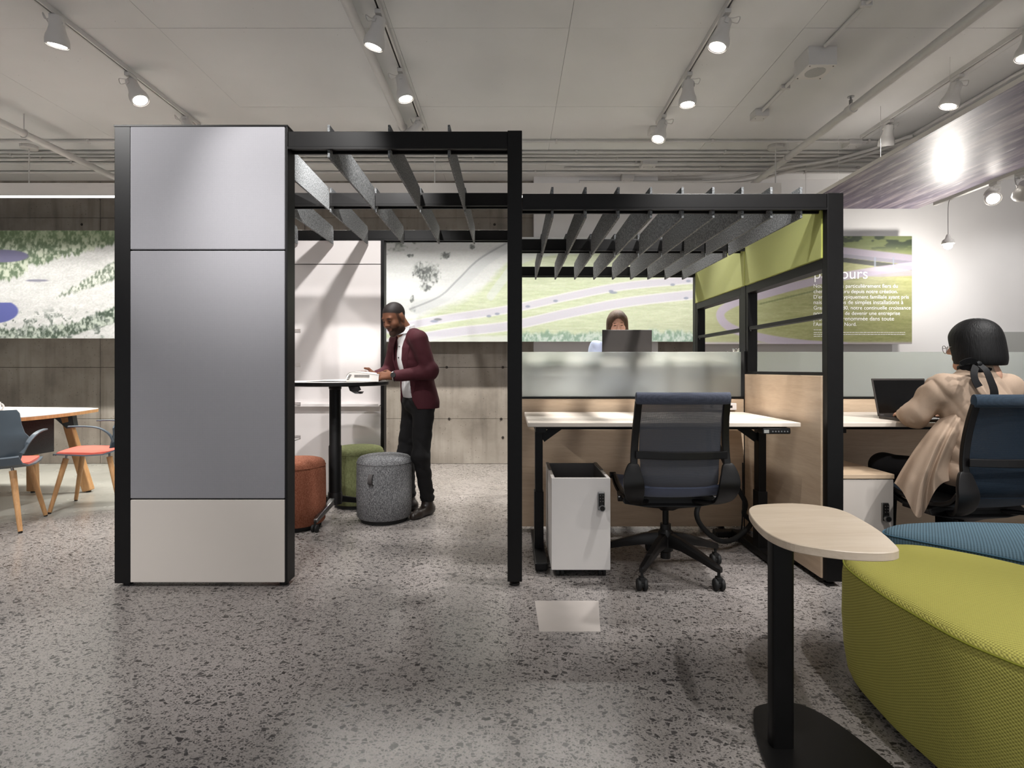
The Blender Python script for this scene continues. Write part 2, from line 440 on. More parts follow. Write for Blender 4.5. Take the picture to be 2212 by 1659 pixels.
wb = props(MB().box(XL, 2.3, YB+0.03, YB+0.2, 0, CEIL+0.012).build('wall_back', M['joint']), 'raw cast concrete back wall with tie holes behind the printed panels', 'wall', kind='structure')
ROOT[wb] = Vector((0, 0, 0))
wxs = [XL, -6.9, -4.98, -2.5, 0.05, 2.3]
wzs = [0.0, 0.545, 1.17, 2.36, 2.98, CEIL+0.01]
for i in range(len(wxs)-1):
    for j in range(len(wzs)-1):
        dy = random.uniform(-0.003, 0.003)
        MB().box(wxs[i]+0.003, wxs[i+1]-0.003, YB+dy, YB+0.04, wzs[j]+0.002, wzs[j+1]-0.002).build('concrete_panel', M['concrete'], wb, bevel=0.002, seg=1)
for zz, xs in ((1.17, (-4.78, -3.86, -0.78, -0.1, 0.42)), (0.545, (-4.3, -3.55, -0.75, -0.12, 0.44)), (0.32, (-0.1, 0.44)), (2.9, (-5.2, -4.3, -0.95, -0.2))):
    for xx in xs:
        MB().lathe([(0.0, -0.006), (0.009, -0.006), (0.013, -0.0015), (0.016, 0.002)], (xx, YB-0.004, zz), 12, axis=(0, -1, 0)).build('tie_hole', M['dark_hole'], wb)
props(MB().box(0.27, 1.74, 6.5, YB-0.005, 0, CEIL).build('trim_1', M['white_wall']), 'white painted pier standing proud of the concrete wall', 'wall pier', kind='structure')
props(MB().box(2.3, XR, YB-0.05, YB+0.2, 0, CEIL).build('wall_right_back', M['white_wall']), 'white painted back wall behind the seated woman', 'wall', kind='structure')
props(MB().box(5.66, XR, YB-0.09, YB-0.051, 0.0, PZ(718, YB)).build('trim_2', M['grey_wall']), 'pale grey wall panel at the far right', 'wall panel', kind='structure')
props(MB().box(XL-0.2, XL, YF, YB+0.2, 0, CEIL).build('wall_left', M['white_wall']), 'white side wall beyond the meeting corner', 'wall', kind='structure')
props(MB().box(XR, XR+0.2, YF, YB+0.2, 0, CEIL).build('wall_right', M['white_wall']), 'white side wall beyond the ottomans', 'wall', kind='structure')
props(MB().prism([(PX(1155, 2.72), 2.72), (PX(1165, 2.40), 2.40), (PX(1297, 2.40), 2.40), (PX(1293, 2.72), 2.72)], -0.001, 0.0012).build('floor_patch', plain('smooth_fill_patch', (176, 168, 162), 0.5, var=0.04, scale=8)), 'plain smooth square patch let into the terrazzo floor', 'floor patch')

# ------------------------------------------------------------------ tall meeting pergola
Y0, Y1, Y2 = 2.89, 3.90, 4.95
def felt_fin(mb, X, ya, yb, z0, z1):
    t = 0.006      # notched over the beam behind it
    prof = [(ya, z0), (ya, z1), (ya+0.075, z1), (yb-0.03, z1-0.02), (yb-0.004, z1-0.05), (yb-0.004, z0)]
    vs = [(X-t, y, z) for y, z in prof] + [(X+t, y, z) for y, z in prof]; n = len(prof)
    return mb.add(vs, [tuple(range(n)), tuple(reversed(range(n, 2*n)))] + [(i, n+i, n+(i+1) % n, (i+1) % n) for i in range(n)])
tp = thing('meeting_pergola', 'tall black framed meeting pergola with lavender panels and felt baffles', 'pergola', (-1.0, 3.9, 0))
zt = 2.435
BW = 0.082
# tower of panels at the front left
MB().box(-2.09, -2.006, Y0, Y0+0.10, 0.02, zt-0.008).build('post', M['black'], tp, bevel=0.002)
MB().box(-1.190, -1.178, Y0-0.002, Y0+0.10, 0.02, zt-0.008).build('post', M['black'], tp, bevel=0.002)
MB().box(-2.092, -1.176, Y0-0.003, Y0+0.102, zt-0.008, zt).build('top_cap', M['black'], tp)
MB().box(-2.006, -1.190, Y0+0.015, Y0+0.085, 0.022, zt-0.008).build('panel_core', M['black'], tp)
for nm, z0, z1, mt in (('upper_fabric_panel', 1.779, 2.425, 'lavender'), ('middle_fabric_panel', 0.468, 1.772, 'lavender'), ('lower_panel', 0.026, 0.461, 'beige')):
    MB().box(-2.004, -1.192, Y0-0.004, Y0+0.012, z0, z1).build(nm, M[mt], tp, bevel=0.004)
    MB().box(-2.004, -1.192, Y0+0.088, Y0+0.103, z0, z1).build(nm, M['white_gloss'], tp, bevel=0.003)
for xx in (-2.05, -1.215):
    MB().cyl((xx, Y0+0.05, 0), (xx, Y0+0.05, 0.014), 0.024).cyl((xx, Y0+0.05, 0.012), (xx, Y0+0.05, 0.03), 0.012).build('levelling_foot', M['black_plastic'], tp)
# shelves on the tower's inner side
for zz in (1.372, 1.168, 0.933, 0.735):
    MB().box(-1.9, -1.262, Y0+0.106, Y0+0.40, zz-0.006, zz).box(-1.9, -1.262, Y0+0.104, Y0+0.11, zz, zz+0.05).box(-1.9, -1.262, Y0+0.394, Y0+0.40, zz, zz+0.018).build('shelf', M['white_gloss'], tp, bevel=0.001)
# beams and posts
for yy in (Y0, Y1, Y2):
    xa = -1.178 if yy == Y0 else -2.09
    MB().box(xa, -0.019, yy+0.004, yy+0.08, 2.404-BW, 2.404).build('beam', M['black'], tp, bevel=0.003)
    MB().box(xa, -0.019, yy+0.0, yy+0.012, 2.404-BW-0.012, 2.404-BW).box(xa, -0.019, yy+0.07, yy+0.082, 2.404-BW-0.012, 2.404-BW).build('beam_flange', M['black'], tp)
    MB().box(-0.019, 0.058, yy, yy+0.082, 0.028, 2.407).build('post', M['black'], tp, bevel=0.003)
    MB().cyl((0.02, yy+0.04, 0), (0.02, yy+0.04, 0.012), 0.026).cyl((0.02, yy+0.04, 0.01), (0.02, yy+0.04, 0.035), 0.012).build('levelling_foot', M['black_plastic'], tp)
MB().box(-2.09, -2.006, Y1, Y1+0.082, 0.028, 2.407).build('post', M['black'], tp, bevel=0.003)
for xa in (-2.088, -0.017):
    for ya, yb in ((Y0+0.105, Y1), (Y1+0.083, Y2)):
        MB().box(xa, xa+0.074, ya, yb, 2.404-BW, 2.404).build('side_beam', M['black'], tp, bevel=0.003)
for X in (-1.92, -1.60, -1.29, -0.968, -0.647, -0.33):
    if X > -1.2: felt_fin(MB(), X, Y0+0.02, Y1-0.02, 2.272, 2.445).build('felt_baffle', M['felt'], tp)
    else: felt_fin(MB(), X, Y0+0.11, Y1-0.02, 2.272, 2.445).build('felt_baffle', M['felt'], tp)
    felt_fin(MB(), X, Y1+0.02, Y2-0.02, 2.272, 2.445).build('felt_baffle', M['felt'], tp)
# whiteboard wall at the rear
MB().box(-2.09, -2.0, Y2, Y2+0.09, 0.02, 2.407).build('post', M['black'], tp, bevel=0.003)
MB().box(-1.175, -1.145, Y2-0.002, Y2+0.09, 0.02, 2.404-BW).build('post', M['black'], tp, bevel=0.003)
MB().box(-2.0, -1.175, Y2+0.02, Y2+0.075, 0.02, 2.32).build('panel_core', M['black'], tp)
for z0, z1 in ((2.10, 2.31), (0.825, 2.093), (0.024, 0.818)):
    MB().box(-1.998, -1.177, Y2+0.004, Y2+0.018, z0, z1).build('glass_board', M['white_gloss'], tp, bevel=0.002)
MB().box(-1.998, -1.182, Y2-0.055, Y2+0.004, 0.815, 0.827).box(-1.998, -1.182, Y2-0.058, Y2-0.053, 0.815, 0.838).build('marker_tray', M['white_gloss'], tp)

# ------------------------------------------------------------------ low workstation pergola
lp = thing('workstation_pergola', 'low black workstation pergola with nine felt baffles and green side panels', 'pergola', (0.9, 3.9, 0))
zl = 2.075; XI = 1.667; XO = 1.752
for yy in (Y0, Y1, Y2):
    MB().box(0.060, XI, yy+0.004, yy+0.08, zl-0.074, zl).build('beam', M['black'], lp, bevel=0.003)
    MB().box(0.060, XI, yy, yy+0.012, zl-0.086, zl-0.074).box(0.060, XI, yy+0.07, yy+0.082, zl-0.086, zl-0.074).build('beam_flange', M['black'], lp)
    MB().box(XI, XO, yy, yy+(0.045 if yy == Y0 else 0.084), 0.028, zl+0.003).build('post', M['black'], lp, bevel=0.003)
    MB().cyl((XI+0.03, yy+0.04, 0), (XI+0.03, yy+0.04, 0.012), 0.026).cyl((XI+0.03, yy+0.04, 0.01), (XI+0.03, yy+0.04, 0.035), 0.012).build('levelling_foot', M['black_plastic'], lp)
for ya, yb in ((Y0+0.047, Y1), (Y1+0.086, Y2)):
    MB().box(XI+0.004, XO-0.004, ya, yb, zl-0.074, zl).build('side_beam', M['black'], lp, bevel=0.002)
for k, px in enumerate((1193, 1264.5, 1335.5, 1405.5, 1473.5, 1539.5, 1602.5, 1664.5, 1728.5)):
    X = (px - CX) / (F / (Y0+0.03))
    felt_fin(MB(), X, Y0+0.02, Y1-0.02, 1.952, 2.115).build('felt_baffle', M['felt'], lp)
    felt_fin(MB(), X, Y1+0.02, Y2-0.02, 1.952, 2.115).build('felt_baffle', M['felt'], lp)
# right side wall: green panels over open windows over oak
for bi, (ya, yb) in enumerate(((Y0+0.047, Y1-0.002), (Y1+0.086, Y2-0.002))):
    xm, xn = XI+0.006, XO-0.006
    MB().box(XI-0.006, XI+0.02, ya-0.08 if bi else ya, yb+0.002, 1.742, zl-0.012).build('green_panel', M['green_fabric'], lp, bevel=0.004)
    MB().box(XO-0.02, XO, ya, yb, 1.742, zl-0.076).build('green_panel', M['green_fabric'], lp, bevel=0.004)
    MB().box(XI+0.021, XO-0.021, ya, yb, 1.742, zl-0.078).build('panel_core', M['black'], lp)
    MB().box(xm-0.004, xn, ya, yb, 1.686, 1.740).build('window_rail', M['black'], lp, bevel=0.002)
    MB().box(xm+0.002, xm+0.05, ya, yb, 1.425, 1.449).build('window_rail', M['black'], lp, bevel=0.002)
    MB().box(xm-0.004, xn, ya, yb, 1.115, 1.133).build('window_rail', M['black'], lp, bevel=0.002)
    MB().box(xm-0.003, xm+0.012, ya, ya+(0.03 if bi else 0.008), 1.133, 1.686).build('window_stile', M['black'], lp)
    MB().box(xm-0.003, xm+0.012, yb-0.03, yb, 1.133, 1.686).build('window_stile', M['black'], lp)
    MB().cyl((xm+0.02, yb-0.02, 1.418), (xm+0.02, yb-0.02, 1.425), 0.006).build('screw_cap', M['chrome'], lp)
    MB().box(XI-0.008, XI+0.012, ya if not bi else ya-0.08, yb+(0.004 if not bi else 0), 0.03, 1.113).build('oak_panel', M['oak_y'], lp, bevel=0.002)
    MB().box(XO-0.012, XO+0.006, ya, yb, 0.03, 1.113).build('oak_panel', M['oak_y'], lp, bevel=0.002)
    MB().box(XI+0.013, XO-0.013, ya, yb, 0.03, 1.112).build('panel_core', M['black'], lp)
# cross partition: oak below, frosted glass above
def partition(root, xa, xb, seam=None):
    MB().box(xa, xb, Y1+0.0, Y1+0.06, 0.03, 0.938).build('oak_panel', M['oak'], root, bevel=0.002)
    MB().box(xa, xb, Y1-0.004, Y1+0.064, 0.939, 0.952).build('screen_rail', M['black'], root)
    MB().box(xa, xb-0.012, Y1+0.022, Y1+0.034, 0.953, 1.272).build('frosted_screen', M['frost'], root, bevel=0.001, seg=1)
    for xx in (xa+0.15, xb-0.15):
        MB().cyl((xx, Y1+0.03, 0), (xx, Y1+0.03, 0.03), 0.02).build('levelling_foot', M['black_plastic'], root)
partition(lp, 0.062, XI-0.012)
MB().box(XI-0.011, XI-0.002, Y1-0.006, Y1+0.07, 0.03, 1.275).build('screen_end_cap', M['black'], lp)

# ------------------------------------------------------------------ the next workstation's partition
rp = thing('desk_partition', 'oak and frosted glass desk partition behind the seated woman', 'partition', (2.7, Y1, 0))
partition(rp, XO+0.012, 4.2)
# ------------------------------------------------------------------ sit-stand desks
def desk(name, label, xa, xb, ya, yb, z, front='-y', keypad=True, mat='desk_top'):
    d = thing(name, label, 'desk', ((xa+xb)/2, (ya+yb)/2, 0))
    MB().box(xa, xb, ya, yb, z-0.024, z).build('desk_top', M[mat], d, bevel=0.003)
    yc = ya + 0.33 if front == '-y' else yb - 0.33
    for sx, xx in ((1, xa+0.078), (-1, xb-0.078)):
        MB().box(xx-0.028, xx+0.028, yc-0.04, yc+0.04, 0.05, z-0.45).build('leg_sleeve', M['black'], d, bevel=0.003)
        MB().box(xx-0.023, xx+0.023, yc-0.034, yc+0.034, z-0.46, z-0.06).build('leg', M['black'], d, bevel=0.003)
        MB().box(xx-0.035, xx+0.035, yc-0.30 if front == '-y' else yc-0.36, yc+0.36 if front == '-y' else yc+0.30, 0.012, 0.055).build('foot', M['black'], d, bevel=0.006)
        MB().box(xx-0.03, xx+0.03, ya+0.06, yb-0.06, z-0.065, z-0.026).build('bracket', M['black'], d, bevel=0.003)
        MB().obox((xx+sx*0.02, yc, z-0.13), (xx+sx*0.13, yc, z-0.05), 0.05, 0.012, up=(0, 1, 0)).build('gusset', M['black'], d)
        MB().cyl((xx, yc-0.25, 0), (xx, yc-0.25, 0.014), 0.02).build('levelling_foot', M['black_plastic'], d)
        MB().cyl((xx, yc+0.27, 0), (xx, yc+0.27, 0.014), 0.02).build('levelling_foot', M['black_plastic'], d)
    MB().box(xa+0.1, xb-0.1, yc-0.035, yc+0.035, z-0.07, z-0.026).build('crossbar', M['black'], d, bevel=0.003)
    if keypad:
        kx0, kx1 = (1648-CX)/387+0.0, (1709-CX)/387
        kp = MB().box(kx0, kx1, ya+0.004, ya+0.07, z-0.064, z-0.03).build('keypad', M['black_plastic'], d, bevel=0.006)
        MB().box(kx0+0.006, kx0+0.034, ya+0.001, ya+0.004, z-0.058, z-0.04).build('display', plain('keypad_display', (150, 150, 146), 0.3), kp)
        for i in range(6):
            MB().cyl((kx0+0.055+i*0.0165, ya+0.001, z-0.049), (kx0+0.055+i*0.0165, ya+0.005, z-0.049), 0.0042, n=10).build('button', M['chrome'], kp)
    return d
ZD = 0.85
desk('standing_desk', 'pale oak sit-stand desk with black legs behind the mesh task chair', 0.093, 1.617, 3.06, 3.83, ZD)
desk('standing_desk', 'pale sit-stand desk under the laptop of the woman in tan', 1.80, 3.5, 3.06, 3.83, ZD, keypad=False)
desk('standing_desk', 'raised desk behind the frosted screen with the charcoal laptop', 0.093, 1.617, 4.02, 4.72, 1.195, front='+y', keypad=False)

# power module on the partition
pm = thing('power_module', 'small white power socket module clipped above the desk', 'power socket', (PX(1560, 3.86), 3.86, ZD))
MB().box(PX(1520, 3.86), PX(1591, 3.86), 3.855, 3.893, PZ(886, 3.86), PZ(871, 3.86)).build('housing', M['white_gloss'], pm, bevel=0.004)
for px in (1536, 1567, 1579):
    MB().box(PX(px, 3.86)-0.008, PX(px, 3.86)+0.008, 3.853, 3.856, PZ(878.5, 3.86)-0.009, PZ(878.5, 3.86)+0.009).build('socket', M['dark_hole'], pm)
MB().box(PX(1528, 3.86), PX(1560, 3.86), 3.86, 3.885, ZD+0.0005, PZ(886, 3.86)).build('foot', M['chrome'], pm)
# cable hose
hose = spline([(PX(1555, 3.5), 3.5, 0.80), (PX(1548, 3.5), 3.5, 0.70), (PX(1580, 3.5), 3.5, PZ(1030, 3.5)), (PX(1612, 3.5), 3.52, PZ(1085, 3.5)), (1.53, 3.60, 0.20),
               (PX(1620, 3.62), 3.60, PZ(1130, 3.6)), (PX(1590, 3.5), 3.5, PZ(1162, 3.5)), (PX(1555, 3.45), 3.45, PZ(1168, 3.45)), (PX(1520, 3.42), 3.42, PZ(1142, 3.42)), (PX(1505, 3.4), 3.4, PZ(1112, 3.4)), (PX(1516, 3.42), 3.44, PZ(1085, 3.4)), (PX(1535, 3.5), 3.5, PZ(1040, 3.5)), (1.3, 3.6, 0.60), (1.3, 3.62, 0.78)], 10)
props(MB().tube(hose, 0.016, 10).build('cable_hose', M['rubber'], smooth=True), 'black flexible cable hose looping down under the standing desk', 'cable')
bx = thing('power_brick', 'small black power brick on the floor under the desk', 'power supply', (1.5, 3.8, 0))
MB().box(1.40, 1.56, 3.74, 3.82, 0, 0.04).build('body', M['black_plastic'], bx, bevel=0.008)
MB().tube(spline([(1.56, 3.78, 0.02), (1.59, 3.79, 0.03), (1.605, 3.80, 0.2), (1.605, 3.80, 0.5)], 5), 0.005, 6).build('cord', M['rubber'], bx, smooth=True)

# ------------------------------------------------------------------ mobile pedestals
def caster_small(mb, x, y, r=0.024):
    mb.cyl((x-0.02, y, r), (x-0.006, y, r), r, n=14).cyl((x+0.006, y, r), (x+0.02, y, r), r, n=14).cyl((x-0.006, y, r), (x+0.006, y, r), 0.008, n=8).box(x-0.016, x+0.016, y-0.012, y+0.012, r*1.5, 0.055); return mb
def pedestal(label, x0, x1, y0, y1, z1, open_top):
    p = thing('mobile_pedestal', label, 'drawer unit', ((x0+x1)/2, (y0+y1)/2, 0))
    t = 0.018; zb = 0.047
    MB().box(x0, x0+t, y0+0.02, y1, zb, z1).build('side', M['beige' if not open_top else 'table_white'], p, bevel=0.0015)
    MB().box(x1-t, x1, y0+0.02, y1, zb, z1).build('side', M['beige' if not open_top else 'table_white'], p, bevel=0.0015)
    MB().box(x0+t, x1-t, y1-t, y1, zb, z1).build('back', M['grey_inside'], p, bevel=0.0015)
    fr = MB().box(x0, x1, y0, y0+0.0195, zb, z1 if open_top else z1-0.004).build('drawer_front', M['beige' if not open_top else 'table_white'], p, bevel=0.0015)
    MB().box(x0+t, x1-t, y0+0.02, y1-t, zb, zb+0.02).build('bottom', M['black'], p)
    if open_top:
        for a, b, c, d_ in ((x0+t, x0+t+0.003, y0+0.02, y1-t), (x1-t-0.003, x1-t, y0+0.02, y1-t), (x0+t, x1-t, y0+0.02, y0+0.023), (x0+t, x1-t, y1-t-0.003, y1-t)):
            MB().box(a, b, c, d_, z1-0.16, z1-0.004).build('tray_liner', M['grey_inside'], p)
        MB().box(x0+t, x1-t, y0+0.02, y1-t, z1-0.163, z1-0.155).build('tray_floor', M['black'], p)
        for xa in (x0, x1-t): MB().box(xa, xa+t, y0+0.24, y1, z1, z1+0.004).build('rim_trim', M['grey_inside'], p)
    else:
        MB().box(x0-0.004, x1+0.004, y0-0.004, y1, z1, z1+0.026).build('top', M['oak'], p, bevel=0.003)
    cs = MB()
    for xx in (x0+0.05, x1-0.04):
        for yy in (y0+0.05, y1-0.05):
            caster_small(MB(), xx, yy).build('caster', M['rubber'], p)
    # combination lock
    lx = x1 - 0.052; lz = z1 - (0.075 if open_top else 0.13)
    lk = MB().box(lx-0.018, lx+0.019, y0-0.014, y0, lz-0.10, lz).build('lock', M['chrome'], fr, bevel=0.004)
    lk2 = MB().box(lx-0.015, lx+0.017, y0-0.02, y0-0.013, lz-0.096, lz-0.006).build('lock_face', M['black_plastic'], fr, bevel=0.003)
    MB().cyl((lx+0.002, y0-0.036, lz-0.083), (lx+0.002, y0-0.02, lz-0.083), 0.017, n=20).build('lock_knob', M['chrome'], fr)
    MB().cyl((lx+0.002, y0-0.038, lz-0.083), (lx+0.002, y0-0.036, lz-0.083), 0.013, n=20).build('lock_knob_cap', M['black_plastic'], fr)
    for i in range(3):
        for j in range(2):
            MB().cyl((lx-0.006+j*0.014, y0-0.022, lz-0.016-i*0.016), (lx-0.006+j*0.014, y0-0.019, lz-0.016-i*0.016), 0.003, n=8).build('lock_button', M['grey_inside'], fr)
    return p
pedestal('white open-topped mobile pedestal with combination lock beside the mesh chair', 0.222, 0.545, 3.01, 3.50, 0.551, True)
pedestal('beige mobile pedestal with oak top and lock by the woman in tan', 1.80, 2.105, 3.02, 3.52, 0.545, False)

# ------------------------------------------------------------------ task chair
def task_chair(label, loc, rz, mb_mat, seat_mat, roll_mat, base_rot=0.0):
    c = thing('task_chair', label, 'office chair', loc, rz)
    B = lambda mb, n, m, **k: mb.build(n, M[m] if isinstance(m, str) else m, c, world=False, **k)
    for a in (-54, 18, 90, 162, 234):
        t = math.radians(a) + base_rot; d = Vector((math.cos(t), math.sin(t), 0)); pr = Vector((-d.y, d.x, 0))
        rings = []
        for r, z, w, h in ((0.03, 0.185, 0.055, 0.075), (0.12, 0.175, 0.05, 0.06), (0.24, 0.142, 0.044, 0.045), (0.335, 0.112, 0.036, 0.034), (0.355, 0.108, 0.022, 0.026)):
            rings.append([d*r + pr*(sx*w/2) + Vector((0, 0, z+sz*h/2)) for sx, sz in ((-0.8,-1),(0.8,-1),(1,0.4),(0.55,1),(-0.55,1),(-1,0.4))])
        B(MB().loft(rings), 'base_leg', 'black_plastic', smooth=True)
        q = d*0.340
        k = MB().cyl(q+Vector((0,0,0.06)), q+Vector((0,0,0.105)), 0.008)
        for s_ in (-1, 1):
            o = q + Vector((0, 0, 0.031)); ax = Vector((1, 0, 0)) if abs(d.x) < 0.99 else Vector((0, 1, 0))
            k.lathe([(0.0, s_*0.006), (0.026, s_*0.006), (0.031, s_*0.010), (0.031, s_*0.022), (0.026, s_*0.027), (0.010, s_*0.027), (0.0, s_*0.024)], o, 18, axis=ax)
        k.cyl(q+Vector((-0.006, 0, 0.031)), q+Vector((0.006, 0, 0.031)), 0.02)
        k.box(q.x-0.013, q.x+0.013, q.y-0.02, q.y+0.02, 0.045, 0.068)
        B(k, 'caster', 'rubber', smooth=True)
    B(MB().lathe([(0.0, 0.075), (0.028, 0.075), (0.028, 0.11), (0.042, 0.12), (0.048, 0.19), (0.042, 0.225), (0.03, 0.24), (0.03, 0.27), (0.0, 0.27)], (0, 0, 0), 24), 'hub', 'black_plastic', smooth=True)
    B(MB().cyl((0, 0, 0.26), (0, 0, 0.375), 0.017), 'gas_column', 'black', smooth=True)
    B(MB().loft([[(x*sx, y*sy+0.0, z) for sx, sy in ((-1,-1),(1,-1),(1,1),(-1,1))] for x, y, z in ((0.035, 0.04, 0.352), (0.05, 0.06, 0.368), (0.16, 0.11, 0.392), (0.255, 0.10, 0.405), (0.262, 0.09, 0.43), (0.24, 0.09, 0.446), (0.15, 0.10, 0.452))]), 'seat_mechanism', 'black_plastic', bevel=0.006)
    for s_ in (-1, 1): B(MB().cyl((s_*0.275, -0.02, 0.418), (s_*0.2, -0.02, 0.418), 0.017), 'adjust_knob', 'black_plastic', smooth=True)
    # seat: mesh slung between two curved side rails
    sp = [(-0.24, 0.545), (-0.20, 0.50), (-0.12, 0.472), (0.0, 0.462), (0.12, 0.474), (0.20, 0.495), (0.245, 0.505), (0.262, 0.488)]
    rows = []
    for y, z in sp:
        rows.append([(x, y, z - 0.012*(1-(x/0.235)**2)) for x in np.linspace(-0.235, 0.235, 13)])
    low = [[(x, y, z-0.014) for x, y, z in r] for r in rows]
    m = MB(); m.loft([r + list(reversed(l)) for r, l in zip(rows, low)])
    B(m, 'seat', seat_mat, smooth=True)
    for s_ in (-1, 1):
        B(MB().tube(spline([(s_*0.245, y, z-0.004) for y, z in sp], 4), 0.013, 8), 'seat_rail', 'black_plastic', smooth=True)
        B(MB().strip(spline([(s_*0.25, 0.245, 0.500), (s_*0.245, 0.17, 0.452), (s_*0.225, 0.07, 0.418), (s_*0.17, 0.0, 0.405)], 5), (1, 0, 0), 0.028, 0.02), 'seat_arm', 'black_plastic', smooth=True)
        B(MB().cyl((s_*0.238, 0.25, 0.498), (s_*0.272, 0.25, 0.498), 0.019), 'front_roller', 'black_plastic', smooth=True)
        # back upright
        up = spline([(s_*0.226, -0.315, 0.985), (s_*0.229, -0.29, 0.90), (s_*0.234, -0.272, 0.80), (s_*0.239, -0.268, 0.71), (s_*0.243, -0.276, 0.64)], 5)
        B(MB().strip(up, (1, 0, 0), [0.036]*len(up), 0.024), 'back_upright', 'black_plastic', bevel=0.005)
        lo = spline([(s_*0.243, -0.275, 0.66), (s_*0.250, -0.292, 0.60), (s_*0.246, -0.296, 0.54), (s_*0.232, -0.262, 0.475), (s_*0.205, -0.19, 0.435), (s_*0.15, -0.10, 0.42), (s_*0.12, -0.03, 0.42)], 6)
        n = len(lo)
        B(MB().strip(lo, (1, 0, 0), [0.042 + 0.066*math.sin(math.pi*min(1, i/(n*0.62)))**0.8 if i < n*0.62 else 0.05 for i in range(n)], 0.02), 'back_loop', 'black_plastic', bevel=0.005, smooth=True)
    # back mesh, lumbar bar, top roll
    bp = [(-0.312, 0.975), (-0.29, 0.90), (-0.272, 0.80), (-0.262, 0.72), (-0.262, 0.66), (-0.26, 0.60), (-0.252, 0.555), (-0.225, 0.53)]
    m = MB(); R = []
    for y, z in bp:
        hw = 0.212 if z > 0.7 else 0.205
        R.append([(x, y - 0.030*(1-(x/hw)**2) if z > 0.5 else y, z) for x in np.linspace(-hw, hw, 15)])
    m.loft([r + [(x, y+0.004, z) for x, y, z in reversed(r)] for r in R])
    B(m, 'back_mesh', mb_mat, smooth=True)
    B(MB().strip([(x, -0.292 - 0.036*(1-(x/0.23)**2), 0.706) for x in np.linspace(-0.236, 0.236, 13)], (0, 0, 1), 0.04, 0.014), 'lumbar_bar', 'black_plastic', bevel=0.004)
    rl = []
    for x, k in ((-0.243, 0.6), (-0.240, 1.0), (-0.12, 1.0), (0.0, 1.0), (0.12, 1.0), (0.240, 1.0), (0.243, 0.6)):
        yb = -0.318 - 0.028*(1-(x/0.245)**2)
        rl.append([(x, yb + 0.018*k*math.cos(t), 1.000 + 0.031*k*math.sin(t)) for t in np.linspace(0, 2*math.pi, 12, endpoint=False)])
    B(MB().loft(rl), 'top_roll', roll_mat, smooth=True)
    return c
roll_blue = fabric('slate_roll_fabric', (80, 84, 98), weave=420, strength=0.4, var=0.2)
roll_navy = fabric('navy_roll_fabric', (38, 52, 66), weave=420, strength=0.4, var=0.2)
task_chair('slate blue mesh task chair with black five-star base at the empty desk', (0.88, 3.126, 0), 0.0, M['mesh_back'], M['mesh_seat'], roll_blue)
task_chair('navy mesh task chair that the woman in tan sits on', (2.385, 2.90, 0), 0.06, M['mesh_navy'], M['mesh_navy_seat'], roll_navy, base_rot=0.25)

# ------------------------------------------------------------------ high table and poufs
TX, TY, TZ = -1.347, 4.2, 1.055
ht = thing('high_table', 'round standing-height table with black edge and column on casters', 'table', (TX, TY, 0))
MB().lathe([(0.0, TZ-0.003), (0.392, TZ-0.003), (0.395, TZ), (0.0, TZ)], (TX, TY, 0), 48).build('table_top', M['table_white'], ht, smooth=True)
MB().lathe([(0.0, TZ-0.03), (0.388, TZ-0.03), (0.4, TZ-0.024), (0.4, TZ-0.0035), (0.0, TZ-0.0035)], (TX, TY, 0), 48).build('table_edge', M['black'], ht, smooth=True)
MB().lathe([(0.0, 0.155), (0.048, 0.155), (0.048, 0.56), (0.043, 0.57), (0.043, 0.995), (0.047, 1.0), (0.047, TZ-0.03), (0.0, TZ-0.03)], (TX, TY, 0), 28).build('column', M['black'], ht, smooth=True)
MB().lathe([(0.0, 0.12), (0.052, 0.12), (0.056, 0.17), (0.052, 0.21), (0.0, 0.21)], (TX, TY, 0), 24).build('hub', M['black_plastic'], ht, smooth=True)
for a in (-96, 48, 150):
    t = math.radians(a); d = Vector((math.cos(t), math.sin(t), 0)); o = Vector((TX, TY, 0))
    g = MB().obox(o+d*0.03+Vector((0,0,0.155)), o+d*0.33+Vector((0,0,0.075)), 0.042, 0.05, w1=0.028, h1=0.03).build('base_leg', M['chrome'] if a == -96 else M['black'], ht, bevel=0.006)
    k = MB(); q = o+d*0.335
    for s_ in (-1, 1):
        k.lathe([(0.0, s_*0.005), (0.022, s_*0.005), (0.026, s_*0.009), (0.026, s_*0.02), (0.0, s_*0.022)], q+Vector((0,0,0.026)), 16, axis=Vector((-d.y, d.x, 0)) if a == -96 else Vector((0.7, 0.7, 0)))
    k.cyl(q+Vector((0,0,0.03)), q+Vector((0,0,0.075)), 0.008)
    k.build('caster', M['rubber'], ht, smooth=True)
MB().add([(TX+0.19, TY-0.30, TZ-0.031), (TX+0.26, TY-0.30, TZ-0.031), (TX+0.27, TY-0.30, TZ-0.055), (TX+0.25, TY-0.30, TZ-0.066), (TX+0.29, TY-0.31, TZ-0.066), (TX+0.28, TY-0.31, TZ-0.082), (TX+0.24, TY-0.31, TZ-0.080), (TX+0.20, TY-0.30, TZ-0.06)] +
         [(TX+0.19, TY-0.26, TZ-0.031), (TX+0.26, TY-0.26, TZ-0.031), (TX+0.27, TY-0.26, TZ-0.055), (TX+0.25, TY-0.26, TZ-0.066), (TX+0.29, TY-0.26, TZ-0.066), (TX+0.28, TY-0.26, TZ-0.082), (TX+0.24, TY-0.26, TZ-0.080), (TX+0.20, TY-0.26, TZ-0.06)],
         [tuple(range(8)), tuple(reversed(range(8, 16)))] + [(i, (i+1) % 8, 8+(i+1) % 8, 8+i) for i in range(8)]).build('height_lever', M['black_plastic'], ht)

